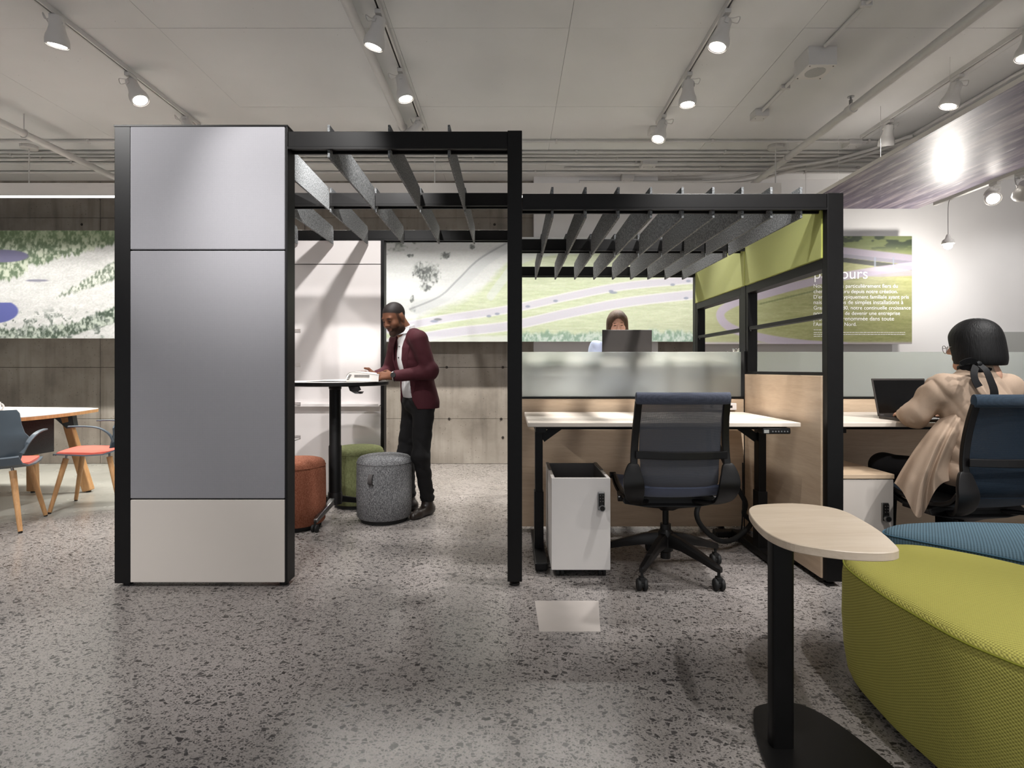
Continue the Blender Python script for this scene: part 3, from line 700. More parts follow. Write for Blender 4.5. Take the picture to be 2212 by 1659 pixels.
def pouf(label, x, y, mat, strap=None, r=0.205, h=0.50):
    p = thing('pouf', label, 'pouf', (x, y, 0))
    prof = [(0.0, 0.028), (r-0.03, 0.028), (r-0.012, 0.032), (r-0.002, 0.045), (r+0.004, 0.20), (r+0.002, 0.38), (r, h-0.055), (r-0.006, h-0.032), (r-0.022, h-0.016), (r-0.05, h-0.008), (r*0.5, h-0.001), (0.0, h)]
    MB().lathe(prof, (x, y, 0), 56).build('cushion', mat, p, smooth=True)
    MB().lathe([(0.0, 0.0), (r-0.03, 0.0), (r-0.025, 0.03), (0.0, 0.03)], (x, y, 0), 40).build('base', M['rubber'], p, smooth=True)
    MB().tube([(x+(r+0.001)*math.cos(t), y+(r+0.001)*math.sin(t), h-0.055) for t in np.linspace(0, 2*math.pi, 57)], 0.0022, 5).build('seam', mat, p, smooth=True)
    if strap:
        a = strap; d = Vector((math.cos(a), math.sin(a), 0)); s_ = Vector((-d.y, d.x, 0)); o = Vector((x, y, 0))
        pts = spline([o+d*(r-0.002)+Vector((0,0,h-0.12)), o+d*(r+0.02)+Vector((0,0,h-0.122)), o+d*(r+0.034)+Vector((0,0,h-0.15)), o+d*(r+0.03)+Vector((0,0,h-0.18)), o+d*(r+0.002)+Vector((0,0,h-0.195))], 5)
        MB().strip(pts, tuple(s_), 0.032, 0.004).build('strap', plain('grey_leather_strap', (70, 66, 66), 0.6), p)
    return p
def tweed(name, a, b, c, sc=115):
    m = NT(name); v = m.coord()
    n1 = m.n('TexNoise', Scale=sc, Detail=2.0, Vector=m.coord((1, 1, 4))); n2 = m.n('TexNoise', Scale=sc, Detail=2.0, Vector=m.coord((4, 4, 0.6)))
    w = m.n('TexWave', Scale=46.0, Distortion=1.5, Detail=1.0, Vector=v); w.bands_direction = 'Z'
    f = m.math('ADD', m.math('MULTIPLY', n1.outputs[0], 0.5), m.math('MULTIPLY', n2.outputs[0], 0.5))
    col = m.ramp(f, [(0.38, lin(a)), (0.5, lin(b)), (0.64, lin(c))])
    m.set(color=col, rough=0.95, spec=0.2).bump(m.math('ADD', f, m.math('MULTIPLY', w.outputs[1], 0.25)), 0.6, 0.003); return m.m
pouf('rust orange woven pouf at the foot of the panel tower', -1.575, 4.02, tweed('rust_weave', (120, 70, 52), (152, 94, 72), (178, 122, 98)))
pouf('olive green pouf by the whiteboard, behind the high table', -1.302, 4.66, tweed('olive_felt', (84, 88, 58), (100, 104, 70), (112, 116, 82), 60), r=0.215)
pouf('charcoal tweed pouf with a strap, in front of the standing man', -0.968, 4.195, tweed('charcoal_tweed', (62, 62, 64), (104, 104, 106), (168, 168, 168)), strap=math.radians(-103))

# magazine on the high table
mg = thing('magazine', 'open magazine held up by the man at the high table', 'magazine', (-1.2, 4.1, TZ))
def sheet(x0, x1, ya, yb, zf, t, n=16):
    top = []; 
    for i in range(n+1):
        x = x0 + (x1-x0)*i/n; z = zf(i/n)
        top.append([(x, ya, z), (x, yb, z), (x, yb, z+t), (x, ya, z+t)])
    return MB().loft(top)
sp_x = PX(757, 4.1)
sheet(PX(668, 4.05), sp_x-0.004, 3.99, 4.24, lambda u: TZ+0.0015+0.006*math.sin(u*2.6), 0.006).build('left_pages', M['paper'], mg, smooth=True)
sheet(PX(669, 4.05), sp_x-0.004, 3.985, 4.245, lambda u: TZ+0.0005, 0.0012).build('cover', M['paper_grey'], mg)
sheet(sp_x, PX(835, 4.1), 3.985, 4.245, lambda u: TZ+0.0005, 0.0015).build('back_cover', M['paper_grey'], mg)
curl = [(sp_x+0.0, TZ+0.004), (sp_x-0.004, TZ+0.03), (sp_x+0.008, TZ+0.055), (sp_x+0.035, TZ+0.072), (sp_x+0.09, TZ+0.070), (sp_x+0.17, TZ+0.060), (sp_x+0.235, TZ+0.052)]
cp = spline([(x, 0, z) for x, z in curl], 6)
MB().loft([[(p.x, 3.99, p.z), (p.x, 4.24, p.z), (p.x+0.002, 4.24, p.z+0.003), (p.x+0.002, 3.99, p.z+0.003)] for p in cp]).build('turned_page', M['paper'], mg, smooth=True)
pg = [(p.x+0.003, p.z-0.0015) for p in cp] + [(cp[-1].x, TZ+0.003), (sp_x+0.003, TZ+0.003)]
MB().loft([[(x, 3.992, z) for x, z in pg], [(x, 4.238, z) for x, z in pg]]).build('page_block', M['paper'], mg)
for i in range(4):
    MB().box(sp_x+0.006+0.005*i, sp_x+0.022+0.006*i, 3.9895, 3.9918, TZ+0.016+i*0.0105, TZ+0.022+i*0.0105).build('printed_heading', M['ink'], mg)
MB().box(sp_x+0.06, sp_x+0.17, 3.9895, 3.9918, TZ+0.034, TZ+0.052).build('printed_picture', M['paper_grey'], mg)
# ------------------------------------------------------------------ ceiling services
ORD = ['first', 'second', 'third', 'fourth', 'fifth', 'sixth', 'seventh', 'eighth']
def track(label, x, ya, yb, z=CEIL, axis='y'):
    t = thing('lighting_track', label, 'lighting track', (x, (ya+yb)/2, z))
    MB().box(x-0.018, x-0.006, ya, yb, z-0.034, z-0.0018).box(x+0.006, x+0.018, ya, yb, z-0.034, z-0.0018).box(x-0.006, x+0.006, ya, yb, z-0.012, z-0.0018).build('channel', M['white_metal'], t)
    MB().box(x-0.0055, x+0.0055, ya, yb, z-0.02, z-0.0125).build('slot', M['dark_hole'], t)
    return t
track('white lighting track at the far left of the ceiling', -2.90, -3.0, 5.1)
track('white lighting track over the meeting pergola', -0.83, -3.0, 5.2)
track('white lighting track over the standing desk', 1.35, -3.0, 5.05)
track('white lighting track on the ceiling beside the suspended printed panel', 3.42, -3.0, 5.35)

def spotlight(label, mount, face, z0, lit=True, energy=60, aim=None, angle=55, loop=1):
    """mount: point under the track; face: centre of the lens"""
    m, f = Vector(mount), Vector(face)
    r = thing('track_spotlight', label, 'spotlight', (m.x, m.y, z0))
    d = (f - m).normalized() if aim is None else (Vector(aim) - f).normalized()
    L = 0.185; base = f - d*L
    MB().box(m.x-0.02, m.x+0.02, m.y-0.045, m.y+0.045, z0-0.062, z0-0.036).build('adapter', M['white_metal'], r, bevel=0.003)
    MB().cyl((m.x, m.y, z0-0.062), (m.x, m.y, z0-0.085), 0.013).build('swivel', M['white_metal'], r)
    sd = d.cross(Vector((0, 0, 1)))
    sd = sd.normalized() if sd.length > 0.2 else Vector((1, 0, 0))
    pv = base + d*0.045
    for s_ in (-1, 1):
        MB().strip(spline([Vector((m.x, m.y, z0-0.082))+sd*(s_*0.004), Vector((m.x, m.y, z0-0.088))+sd*(s_*0.034), pv*0.5+Vector((m.x, m.y, z0-0.085))*0.5+sd*(s_*0.046), pv+sd*(s_*0.045)], 4), tuple(d.cross(sd)), 0.024, 0.004).build('yoke_arm', M['white_metal'], r)
    MB().lathe([(0.0, 0.0), (0.036, 0.002), (0.042, 0.012), (0.042, 0.05), (0.044, 0.075), (0.052, 0.105), (0.062, 0.128), (0.066, 0.15), (0.066, 0.178), (0.063, 0.182), (0.058, 0.182), (0.056, 0.172), (0.0, 0.172)], base, 28, axis=d).build('body', M['white_metal'], r, smooth=True)
    MB().lathe([(0.052, 0.173), (0.0575, 0.173), (0.0575, 0.179), (0.052, 0.179), (0.052, 0.173)], base, 28, axis=d, cap=False).build('lens_ring', M['grey_inside'], r, smooth=True)
    MB().lathe([(0.0, 0.1735), (0.050, 0.1735), (0.046, 0.177), (0.0, 0.178)], base, 24, axis=d).build('lens', M['lamp_glow'] if lit else M['white_gloss'], r, smooth=True)
    e = Vector((-loop, 0, 0))
    MB().tube(spline([Vector((m.x, m.y, z0-0.07)), Vector((m.x, m.y, z0-0.07))+e*0.05+Vector((0,0,0.0)), base+e*0.09+Vector((0,0,0.02)), base+e*0.075-Vector((0,0,0.02)), base+d*0.01+e*0.03], 6), 0.0032, 6).build('cable', M['white_metal'], r, smooth=True)
    if lit and energy > 0:
        s = spot('lamp_light', f + d*0.012, f + d*2.0, energy, angle, 0.7, 0.045)
    return r
ZT = CEIL
def tz(py): return HC + (CY - py)  # unused helper kept simple
def on_track(x, py): return F*(ZT-0.036-HC)/(CY-py)
def lamp(label, x, py_mount, face_px, dy, lit=True, energy=60, aim=None, angle=55, loop=1):
    Y = on_track(x, py_mount)
    fc = P(face_px[0], face_px[1], Y + dy)
    return spotlight(label, (x, Y, ZT-0.085), fc, ZT, lit, energy, aim, angle, loop)
lamp('white track spotlight nearest the camera on the far-left track', -2.90, 38, (124, 101), 0.02, energy=75, angle=60)
lamp('white track spotlight in the middle of the far-left track', -2.90, 161, (304, 219), -0.02, energy=75)
lamp('white track spotlight just above the panel tower, half hidden', -2.90, 255, (412, 296), 0.0, energy=60)
lamp('white track spotlight nearest the camera above the meeting pergola', -0.83, 28, (806, 104), 0.02, energy=85)
lamp('white track spotlight second along the track above the meeting pergola', -0.83, 153, (877, 216), 0.0, energy=75)
lamp('white track spotlight peeking over the pergola beam', -0.83, 257, (884, 300), 0.05, energy=60)
lamp('white track spotlight nearest the camera on the right-hand track', 1.35, 27, (1549, 104), 0.0, energy=85, loop=-1)
lamp('white track spotlight in the middle of the right-hand track', 1.35, 161, (1485, 228), 0.0, energy=85, loop=-1)
lamp('white track spotlight furthest along the right-hand track', 1.35, 251, (1421, 302), -0.03, energy=70, loop=-1)
lamp('white track spotlight pointing down beside the printed ceiling panel', 3.42, 165, (2048, 232), 0.02, energy=75, loop=-1)
lamp('unlit white track spotlight turned towards the back wall', 3.42, 262, (1913, 316), 0.06, lit=False, loop=-1)
lamp('white track spotlight cut by the right edge of the photo', 3.42, 60, (2216, 128), 0.0, energy=70, loop=-1)

# conduits across the ceiling in front of the back wall
for k, (yy, xa, xb) in enumerate(((5.45, XL+0.1, 4.6), (5.72, XL+0.1, 4.0), (5.81, XL+0.1, 5.5), (5.91, XL+0.1, 6.8), (6.03, XL+0.1, 6.8), (6.18, 0.6, 6.8), (6.31, XL+0.1, 5.0))):
    c = thing('conduit', f'white painted conduit across the ceiling, {ORD[k]} from the camera of seven', 'conduit', (0, yy, CEIL), group='conduits across the ceiling')
    MB().cyl((xa, yy, CEIL-0.02), (xb, yy, CEIL-0.02), 0.0145 if k else 0.012, n=10).build('pipe', M['white_metal'], c, smooth=True)
    for xx in np.arange(xa+0.6+0.23*k, xb, 1.55):
        MB().box(xx-0.012, xx+0.012, yy-0.019, yy+0.019, CEIL-0.0365, CEIL-0.002).build('pipe_clip', M['white_metal'], c, bevel=0.003)
for lab, path in (('white bent conduit sweeping from the right-hand ceiling to the back', [(3.86, 1.0, CEIL-0.03), (3.86, 4.9, CEIL-0.03), (3.78, 5.25, CEIL-0.065), (3.45, 5.75, CEIL-0.07), (3.0, 5.98, CEIL-0.08), (2.4, 6.42, CEIL-0.08), (0.8, 6.44, CEIL-0.08)]),
                  ('outer white bent conduit following the curve to the back', [(3.95, 1.0, CEIL-0.03), (3.95, 5.0, CEIL-0.03), (3.86, 5.3, CEIL-0.065), (3.5, 5.88, CEIL-0.07), (3.1, 6.1, CEIL-0.08), (2.6, 6.5, CEIL-0.08), (0.8, 6.52, CEIL-0.08)])):
    props(MB().tube(spline(path, 6), 0.0165, 10).build('conduit', M['white_metal'], smooth=True), lab, 'conduit')
def jbox(label, x, y, w, d, h, z=CEIL):
    b = thing('junction_box', label, 'junction box', (x, y, z))
    MB().box(x-w/2, x+w/2, y-d/2, y+d/2, z-h, z-0.001).build('body', M['white_metal'], b, bevel=0.003)
    MB().box(x-w/2+0.006, x+w/2-0.006, y-d/2+0.006, y+d/2-0.006, z-h-0.003, z-h).build('cover', M['white_metal'], b)
    for sx in (-1, 1):
        MB().cyl((x+sx*w*0.3, y, z-h-0.005), (x+sx*w*0.3, y, z-h-0.003), 0.004, n=8).build('screw', M['grey_inside'], b)
    return b
jbox('square white junction box among the conduits above the desk pergola', 1.50, 6.0, 0.16, 0.18, 0.07)
jbox('smaller white junction box near the back wall above the pergola', 1.36, 6.42, 0.14, 0.12, 0.075)
jbox('white junction box at the end of the right-hand track', 1.36, 5.20, 0.11, 0.11, 0.05)
jbox('white junction box at the end of the track beside the printed panel', 3.42, 5.5, 0.13, 0.13, 0.05)
jbox('white junction box at the end of the speaker conduit', 2.2, 4.86, 0.12, 0.12, 0.06)
sc_ = thing('conduit', 'white conduit feeding the ceiling speaker box', 'conduit', (2.2, 3, CEIL))
MB().cyl((2.2, -1.0, CEIL-0.018), (2.2, 3.84, CEIL-0.018), 0.014, n=10).cyl((2.2, 4.08, CEIL-0.018), (2.2, 4.80, CEIL-0.018), 0.014, n=10).build('pipe', M['white_metal'], sc_, smooth=True)
for yy in (1.5, 2.6, 3.4, 4.4): MB().box(2.165, 2.235, yy-0.012, yy+0.012, CEIL-0.035, CEIL-0.002).build('pipe_clip', M['white_metal'], sc_, bevel=0.003)
spk = thing('ceiling_speaker', 'white square ceiling speaker box with round perforated grille', 'speaker', (2.2, 3.97, CEIL))
MB().box(2.10, 2.30, 3.87, 4.07, CEIL-0.13, CEIL-0.001).build('box', M['white_metal'], spk, bevel=0.002)
MB().box(2.102, 2.298, 3.872, 4.068, CEIL-0.134, CEIL-0.13).build('face_plate', M['table_white'], spk)
def grille_mat():
    m = NT('speaker_grille'); vo = m.n('TexVoronoi', Scale=170.0, Vector=m.coord()); vo.inputs['Randomness'].default_value = 0.0
    m.set(color=m.ramp(vo.outputs['Distance'], [(0.3, lin((90, 88, 86))), (0.4, lin((205, 203, 200)))]), rough=0.5); return m.m
MB().cyl((2.2, 3.97, CEIL-0.136), (2.2, 3.97, CEIL-0.134), 0.068, n=32).build('grille', grille_mat(), spk)
for sx in (-1, 1):
    for sy in (-1, 1): MB().cyl((2.2+sx*0.083, 3.97+sy*0.083, CEIL-0.137), (2.2+sx*0.083, 3.97+sy*0.083, CEIL-0.134), 0.005, n=8).build('screw', M['grey_inside'], spk)
# sprinkler pipes
def sprinkler_pipe(label, x, ya, yb, heads=(), hangers=(), drop=0.18):
    z = CEIL-drop
    p = thing('sprinkler_pipe', label, 'pipe', (x, (ya+yb)/2, z))
    MB().cyl((x, ya, z), (x, yb, z), 0.032, n=16).build('pipe', M['white_metal'], p, smooth=True)
    for yy in heads:
        MB().lathe([(0.04, -0.035), (0.04, 0.035)], (x, yy, z), 16, axis=(0, 1, 0)).build('tee', M['white_metal'], p, smooth=True)
        MB().cyl((x, yy, z+0.03), (x, yy, z+0.075), 0.014, n=12).cyl((x, yy, z+0.075), (x, yy, z+0.10), 0.008, n=8).cyl((x, yy, z+0.10), (x, yy, z+0.104), 0.026, n=14).build('sprinkler_head', M['chrome'], p)
    for yy in hangers:
        MB().tube([(x+0.037*math.cos(t), yy, z+0.037*math.sin(t)) for t in np.linspace(0, 2*math.pi, 17)], 0.005, 6).cyl((x, yy, z+0.035), (x, yy, CEIL-0.001), 0.005, n=8).build('hanger', M['white_metal'], p)
    return p
sprinkler_pipe('white sprinkler pipe crossing the right-hand ceiling', 2.75, -3.0, 6.3, (4.44, 1.2), (2.4, 5.45))
sprinkler_pipe('white sprinkler pipe at the far left of the ceiling', -4.35, -3.0, 6.3, (), (2.0, 4.9))
sprinkler_pipe('white sprinkler pipe beside the track over the meeting pergola', -0.985, -3.0, 5.3, (), (3.0, 5.0), 0.08)

# linear pendant light
lpd = thing('linear_pendant', 'long white linear pendant light hanging before the back wall', 'pendant light', (-1.6, 5.6, CEIL))
XA, XB = -6.6, 2.74
for i in range(4):
    a, b = XA + (XB-XA)*i/4, XA + (XB-XA)*(i+1)/4
    MB().box(a, b-0.0003, 5.56, 5.565, 2.908, 3.035).box(a, b-0.0003, 5.635, 5.64, 2.908, 3.035).box(a, b-0.0003, 5.565, 5.635, 3.03, 3.035).build('housing', M['table_white'], lpd)
    MB().box(a+0.001, b-0.001, 5.566, 5.634, 2.912, 2.918).build('diffuser', M['strip_glow'], lpd)
for xx in (-6.0, -4.92, -0.78, 2.70):
    MB().cyl((xx, 5.6, 3.034), (xx, 5.6, CEIL-0.03), 0.007, n=8).build('rod', M['white_metal'], lpd)
    MB().cyl((xx, 5.6, CEIL-0.032), (xx, 5.6, CEIL-0.001), 0.075, n=24).build('canopy', M['white_metal'], lpd)
ld = bpy.data.lights.new('linear_light', 'AREA'); ld.shape = 'RECTANGLE'; ld.size = XB-XA-0.1; ld.size_y = 0.06; ld.energy = 120; ld.color = (1.0, 0.97, 0.9); ld.spread = math.radians(128)
lo_ = bpy.data.objects.new('linear_light', ld); lo_.location = ((XA+XB)/2, 5.6, 2.905); COL.objects.link(lo_)

# ------------------------------------------------------------------ printed panels (flat print, painted per vertex)
def vnoise(x, y, seed=0):
    xi, yi = np.floor(x).astype(np.int64), np.floor(y).astype(np.int64); fx, fy = x-xi, y-yi
    fx, fy = fx*fx*(3-2*fx), fy*fy*(3-2*fy)
    def h(a, b):
        n = (a*374761393 + b*668265263 + seed*974711) & 0x7fffffff
        n = ((n ^ (n >> 13)) * 1274126177) & 0x7fffffff
        return ((n ^ (n >> 16)) & 0xffff) / 65535.0
    return (h(xi, yi)*(1-fx)+h(xi+1, yi)*fx)*(1-fy) + (h(xi, yi+1)*(1-fx)+h(xi+1, yi+1)*fx)*fy
def fbm(x, y, seed=0, o=4):
    s = 0; a = 0.5; t = 0
    for k in range(o):
        s = s + a*vnoise(x*2**k, y*2**k, seed+k); t += a; a *= 0.55
    return s/t
def ss(a, b, x):
    t = np.clip((x-a)/(b-a), 0, 1); return t*t*(3-2*t)
def blend(c, m, rgb):
    m = np.clip(m, 0, 1)[:, None]; return c*(1-m) + np.array(rgb, float)[None, :]*m
def print_grid(name, x0, x1, Y, z0, z1, paint, step, parent, depth=0.03):
    nx = max(2, int((x1-x0)/step)); nz = max(2, int((z1-z0)/step))
    xs = np.linspace(x0, x1, nx+1); zs = np.linspace(z0, z1, nz+1)
    X, Z = np.meshgrid(xs, zs); X, Z = X.ravel(), Z.ravel()
    off = ROOT[root_of(parent)]
    co = np.stack([X-off.x, np.full_like(X, Y)-off.y, Z-off.z], 1)
    i = np.arange(nx)[None, :] + (nx+1)*np.arange(nz)[:, None]; i = i.ravel()
    faces = np.stack([i, i+1, i+nx+2, i+nx+1], 1)
    me = bpy.data.meshes.new(name)
    me.vertices.add(len(co)); me.vertices.foreach_set('co', co.astype(np.float32).ravel())
    me.loops.add(faces.size); me.loops.foreach_set('vertex_index', faces.astype(np.int32).ravel())
    me.polygons.add(len(faces)); me.polygons.foreach_set('loop_start', np.arange(0, faces.size, 4, dtype=np.int32))
    me.update(calc_edges=True)
    px = CX + X*F/Y; py = CY - (Z-HC)*F/Y      # design coordinates of the print
    c = np.clip(paint(px, py), 0, 255)/255.0
    c = 0.62*np.where(c <= 0.04045, c/12.92, ((c+0.055)/1.055)**2.4)
    at = me.color_attributes.new('print', 'FLOAT_COLOR', 'POINT')
    at.data.foreach_set('color', np.concatenate([c, np.ones((len(c), 1))], 1).astype(np.float32).ravel())
    me.materials.append(M['print'])
    o = bpy.data.objects.new(name, me); COL.objects.link(o); o.parent = parent
    return o
def band(px, py, pts, w):      # distance-based road band along a polyline, returns mask
    d = np.full(px.shape, 1e9)
    for (ax, ay), (bx_, by) in zip(pts[:-1], pts[1:]):
        vx, vy = bx_-ax, by-ay; t = np.clip(((px-ax)*vx+(py-ay)*vy)/(vx*vx+vy*vy), 0, 1)
        d = np.minimum(d, np.hypot(px-ax-t*vx, py-ay-t*vy))
    return 1-ss(w*0.8, w*1.15, d), d
def sp2(pts, n=8): return [(p.x, p.y) for p in spline([(a, b, 0) for a, b in pts], n)]
def trees(px, py, c, mask, dark, light, seed, sc=1.0):
    n = fbm(px/4.5/sc, py/7.0/sc, seed, 3); n2 = fbm(px/14/sc, py/14/sc, seed+9, 3)
    f = ss(0.35, 0.65, n*0.6+n2*0.4)
    t = np.array(dark, float)[None]*(1-f[:, None]) + np.array(light, float)[None]*f[:, None]
    m = np.clip(mask, 0, 1)[:, None]; return c*(1-m) + t*m

def paint_left(px, py):
    n = fbm(px/30, py/10, 3); fine = fbm(px/3.0, py/2.0, 8, 3)
    c = np.array([214, 214, 214.])[None] + ((n-0.5)*30 + (fine-0.5)*38)[:, None]*np.array([1, 1, 1.02])[None]
    jag = (fbm(px/5, py*0+3, 5, 2)-0.5)*16
    # upper forest edge runs from the lower left to the upper right
    e = 598 - (px+40)*0.24 + jag
    e = np.where(px < 60, np.maximum(e, 610-(px*0.35)+jag), e)
    up = ss(4, -4, py-e)
    c = trees(px, py, c, up, (104, 122, 98), (212, 218, 200), 21, 1.0)
    c = blend(c, 0.38*up*ss(545, 505, py), (110, 136, 84))
    lake = ss(1.05, 0.9, np.hypot((px-5)/58, (py-553)/14)) * (py > 538); c = blend(c, lake, (118, 116, 148))
    mid = ss(-4, 4, py-(640-(px-125)*0.62+jag*0.6)) * ss(4, -4, py-(641-(px-130)*0.30+jag*0.5)) * (px > 122)
    c = trees(px, py, c, mid, (112, 124, 110), (224, 227, 218), 33, 0.9)
    low = ss(-3, 3, py-(712-(px)*0.085+jag*0.8-np.where(px > 150, (px-150)*0.28, 0))) * ss(4, -2, py-(735-np.where(px > 110, (px-110)*0.27, 0)+jag*0.3))
    c = trees(px, py, c, low, (74, 88, 76), (196, 204, 194), 41, 0.9)
    bushes = ss(0.60, 0.66, fbm(px/11, py/9, 77, 3)) * ss(655, 690, py); c = trees(px, py, c, bushes*0.8, (90, 100, 94), (190, 196, 190), 51, .8)
    lake2 = ss(1.04, 0.94, np.hypot((px+18)/58, (py-672)/27)) * (py > 654); c = blend(c, lake2, (98, 104, 168))
    isl = ss(1.1, 0.7, np.hypot((px-80)/27, (py-606)/3)); c = blend(c, isl, (140, 140, 156))
    return c
def paint_centre(px, py):
    fine = fbm(px/3.5, py/2.0, 4, 3); n = fbm(px/40, py/8, 14)
    c = np.array([232, 234, 235.])[None] + ((n-0.5)*16 + (fine-0.5)*16)[:, None]
    # black and white hillside with bushes at the left
    tr = ss(0.47, 0.56, fbm(px/16, py/9, 31, 3)) * ss(556, 528, py + (px-833)*0.10 + (fbm(px/9, py/9, 2, 2)-.5)*20) * ss(915, 890, px)
    c = trees(px, py, c, tr*0.9, (104, 112, 104), (206, 210, 204), 61)
    for bx_, by, rx, ry in ((925, 592, 26, 24), (905, 585, 14, 17), (962, 552, 12, 9), (1020, 532, 6, 6), (890, 645, 5, 9), (892, 668, 6, 8), (886, 552, 8, 4), (918, 620, 12, 10)):
        mk = ss(1.15, 0.55, np.hypot((px-bx_)/rx, (py-by)/ry)+(fbm(px/4, py/5, 91, 2)-0.5)*0.9); c = trees(px, py, c, mk*0.85, (92, 96, 96), (190, 194, 192), 63, .8)
    track_ = band(px, py, sp2([(900, 665), (960, 640), (1010, 598), (1050, 560), (1110, 528), (1180, 520)]), 13)[0]
    c = blend(c, track_*0.6, (214, 218, 222))
    c = blend(c, 0.5*band(px, py, sp2([(885, 668), (950, 640), (990, 603), (1035, 560), (1100, 522)]), 2.0)[0], (150, 152, 156))
    # green verge and fields
    g = ss(-8, 14, py - np.interp(px, [895, 930, 1000, 1040, 1075, 1110, 1200, 1300], [690, 672, 646, 622, 585, 552, 535, 528]) + (fbm(px/18, py/6, 15)-.5)*12)
    gc = np.array([218, 224, 200.])[None]*(1-n[:, None]) + np.array([204, 215, 180.])[None]*n[:, None]
    pal = ss(1250, 1500, px)[:, None]; gc = gc*(1-pal) + np.array([212, 218, 190.])[None]*pal
    gc = gc + ((fbm(px/26, py/3, 55)-0.5)*34 + (fine-0.5)*14)[:, None]
    c = c*(1-g[:, None]) + gc*g[:, None]
    ramp_ = band(px, py, sp2([(1060, 640), (1090, 600), (1120, 565), (1180, 545), (1260, 540)]), 9)[0]; c = blend(c, ramp_*0.55, (222, 226, 232))
    for pts, w in (([(840, 712), (950, 690), (1100, 668), (1230, 640), (1350, 618), (1520, 602)], 8.0), ([(840, 742), (980, 718), (1100, 704), (1230, 676), (1360, 652), (1520, 634)], 9.5)):
        mk, d = band(px, py, sp2(pts), w); c = blend(c, mk*0.9, (216, 212, 228)); c = blend(c, ss(2.2, 1.0, np.abs(d-w))*0.6*(d < w+4), (240, 238, 244))
    lowr = ss(722, 729, py+(px-1100)*0.008)*ss(760, 900, px); c = blend(c, lowr*0.7, (232, 234, 236))
    for bx_, by in ((946, 690), (938, 694), (1056, 683), (1074, 678), (1140, 662), (1200, 650), (1325, 632), (1320, 629), (1453, 615), (1482, 644), (1487, 607)):
        big = 10 if bx_ in (946, 938, 1325) else 6
        mk = ss(1.1, 0.6, np.hypot((px-bx_)/big, (py-by)/3.2)); c = blend(c, mk*0.8, (150, 158, 178) if bx_ != 946 else (120, 124, 128))
    tb = ss(-6, 4, py-(727-18*fbm(px/13, px*0+1, 71, 3)))*ss(1085, 1130, px); c = trees(px, py, c, tb*0.85, (138, 168, 150), (212, 226, 218), 83, 0.9)
    return c
def paint_right(px, py):
    fine = fbm(px/5, py/1.8, 5, 3); n = fbm(px/45, py/7, 16)
    c = np.array([156, 160, 104.])[None]*(1-n[:, None]) + np.array([184, 184, 134.])[None]*n[:, None]
    c = c + ((fine-0.5)*22 + (fbm(px/20, py/2.5, 57)-0.5)*32)[:, None]
    pal = ss(1760, 1540, px)[:, None]*0.55; c = c*(1-pal) + np.array([212, 216, 186.])[None]*pal
    top = ss(575, 520, py - (px-1826)*0.05); c = blend(c, top*0.75, (96, 108, 70))
    tr = ss(0.46, 0.6, fbm(px/26, py/8, 37, 3))*ss(548, 522, py); c = blend(c, tr, (58, 68, 52))
    br = band(px, py, [(1700, 532), (1826, 543), (1975, 560)], 9)[0]; c = blend(c, br, (166, 158, 172))
    br2 = band(px, py, [(1700, 556), (1826, 562), (1975, 580)], 5)[0]; c = blend(c, br2, (52, 56, 50))
    br3 = band(px, py, [(1700, 548), (1826, 553), (1975, 569)], 4)[0]; c = blend(c, br3, (142, 138, 152))
    for bx_ in (1890, 1930): c = blend(c, (np.abs(px-bx_) < 2)*(py > 556)*(py < 580)*0.8, (150, 160, 176))
    rd = band(px, py, sp2([(1975, 574), (1900, 584), (1826, 596), (1740, 612), (1650, 636), (1585, 655), (1556, 678), (1575, 706), (1640, 728), (1730, 742), (1826, 748)]), 9)[0]
    c = blend(c, rd*0.85, (200, 188, 214))
    rd2 = band(px, py, sp2([(1975, 590), (1900, 592), (1860, 590)]), 6)[0]; c = blend(c, rd2*0.7, (176, 164, 190))
    bt = ss(736, 742, py); c = blend(c, bt*0.8, (206, 196, 212))
    lines = ss(0.7, 0.5, np.abs(py-(655-(px-1640)*0.24)-2)/3.0)*(px > 1640)*(px < 1780); c = blend(c, lines*0.45, (96, 108, 70))
    return c
def mural(label, px0, px1, py0, py1, Y, paint, step=0.0075):
    x0, x1, z0, z1 = PX(px0, Y), PX(px1, Y), PZ(py1, Y), PZ(py0, Y)
    r = thing('printed_panel', label, 'printed panel', ((x0+x1)/2, Y, z0))
    print_grid('photo_print', x0, x1, Y, z0, z1, paint, step, r)
    MB().box(x0, x1, Y+0.001, Y+0.03, z0, z1).build('board', M['white_metal'], r)
    for xx in (x0+0.3, x1-0.3):
        MB().box(xx-0.02, xx+0.02, Y+0.03, 6.5 if 0.27 < xx < 1.74 else YB-0.055, (z0+z1)/2-0.3, (z0+z1)/2+0.3).build('standoff_bracket', M['black'], r)
    return r
YM = 6.36
mural('printed landscape panel with forest and lakes on the left', -260, 520, 498, 731, 6.26, paint_left)
mural('printed highway panel behind the standing man and the woman at the laptop', 690, 1499, 512, 738, YM, paint_centre)
mr = mural('printed road panel with white French lettering on the right wall', 1502, 1970, 510, 743, YM, paint_right)

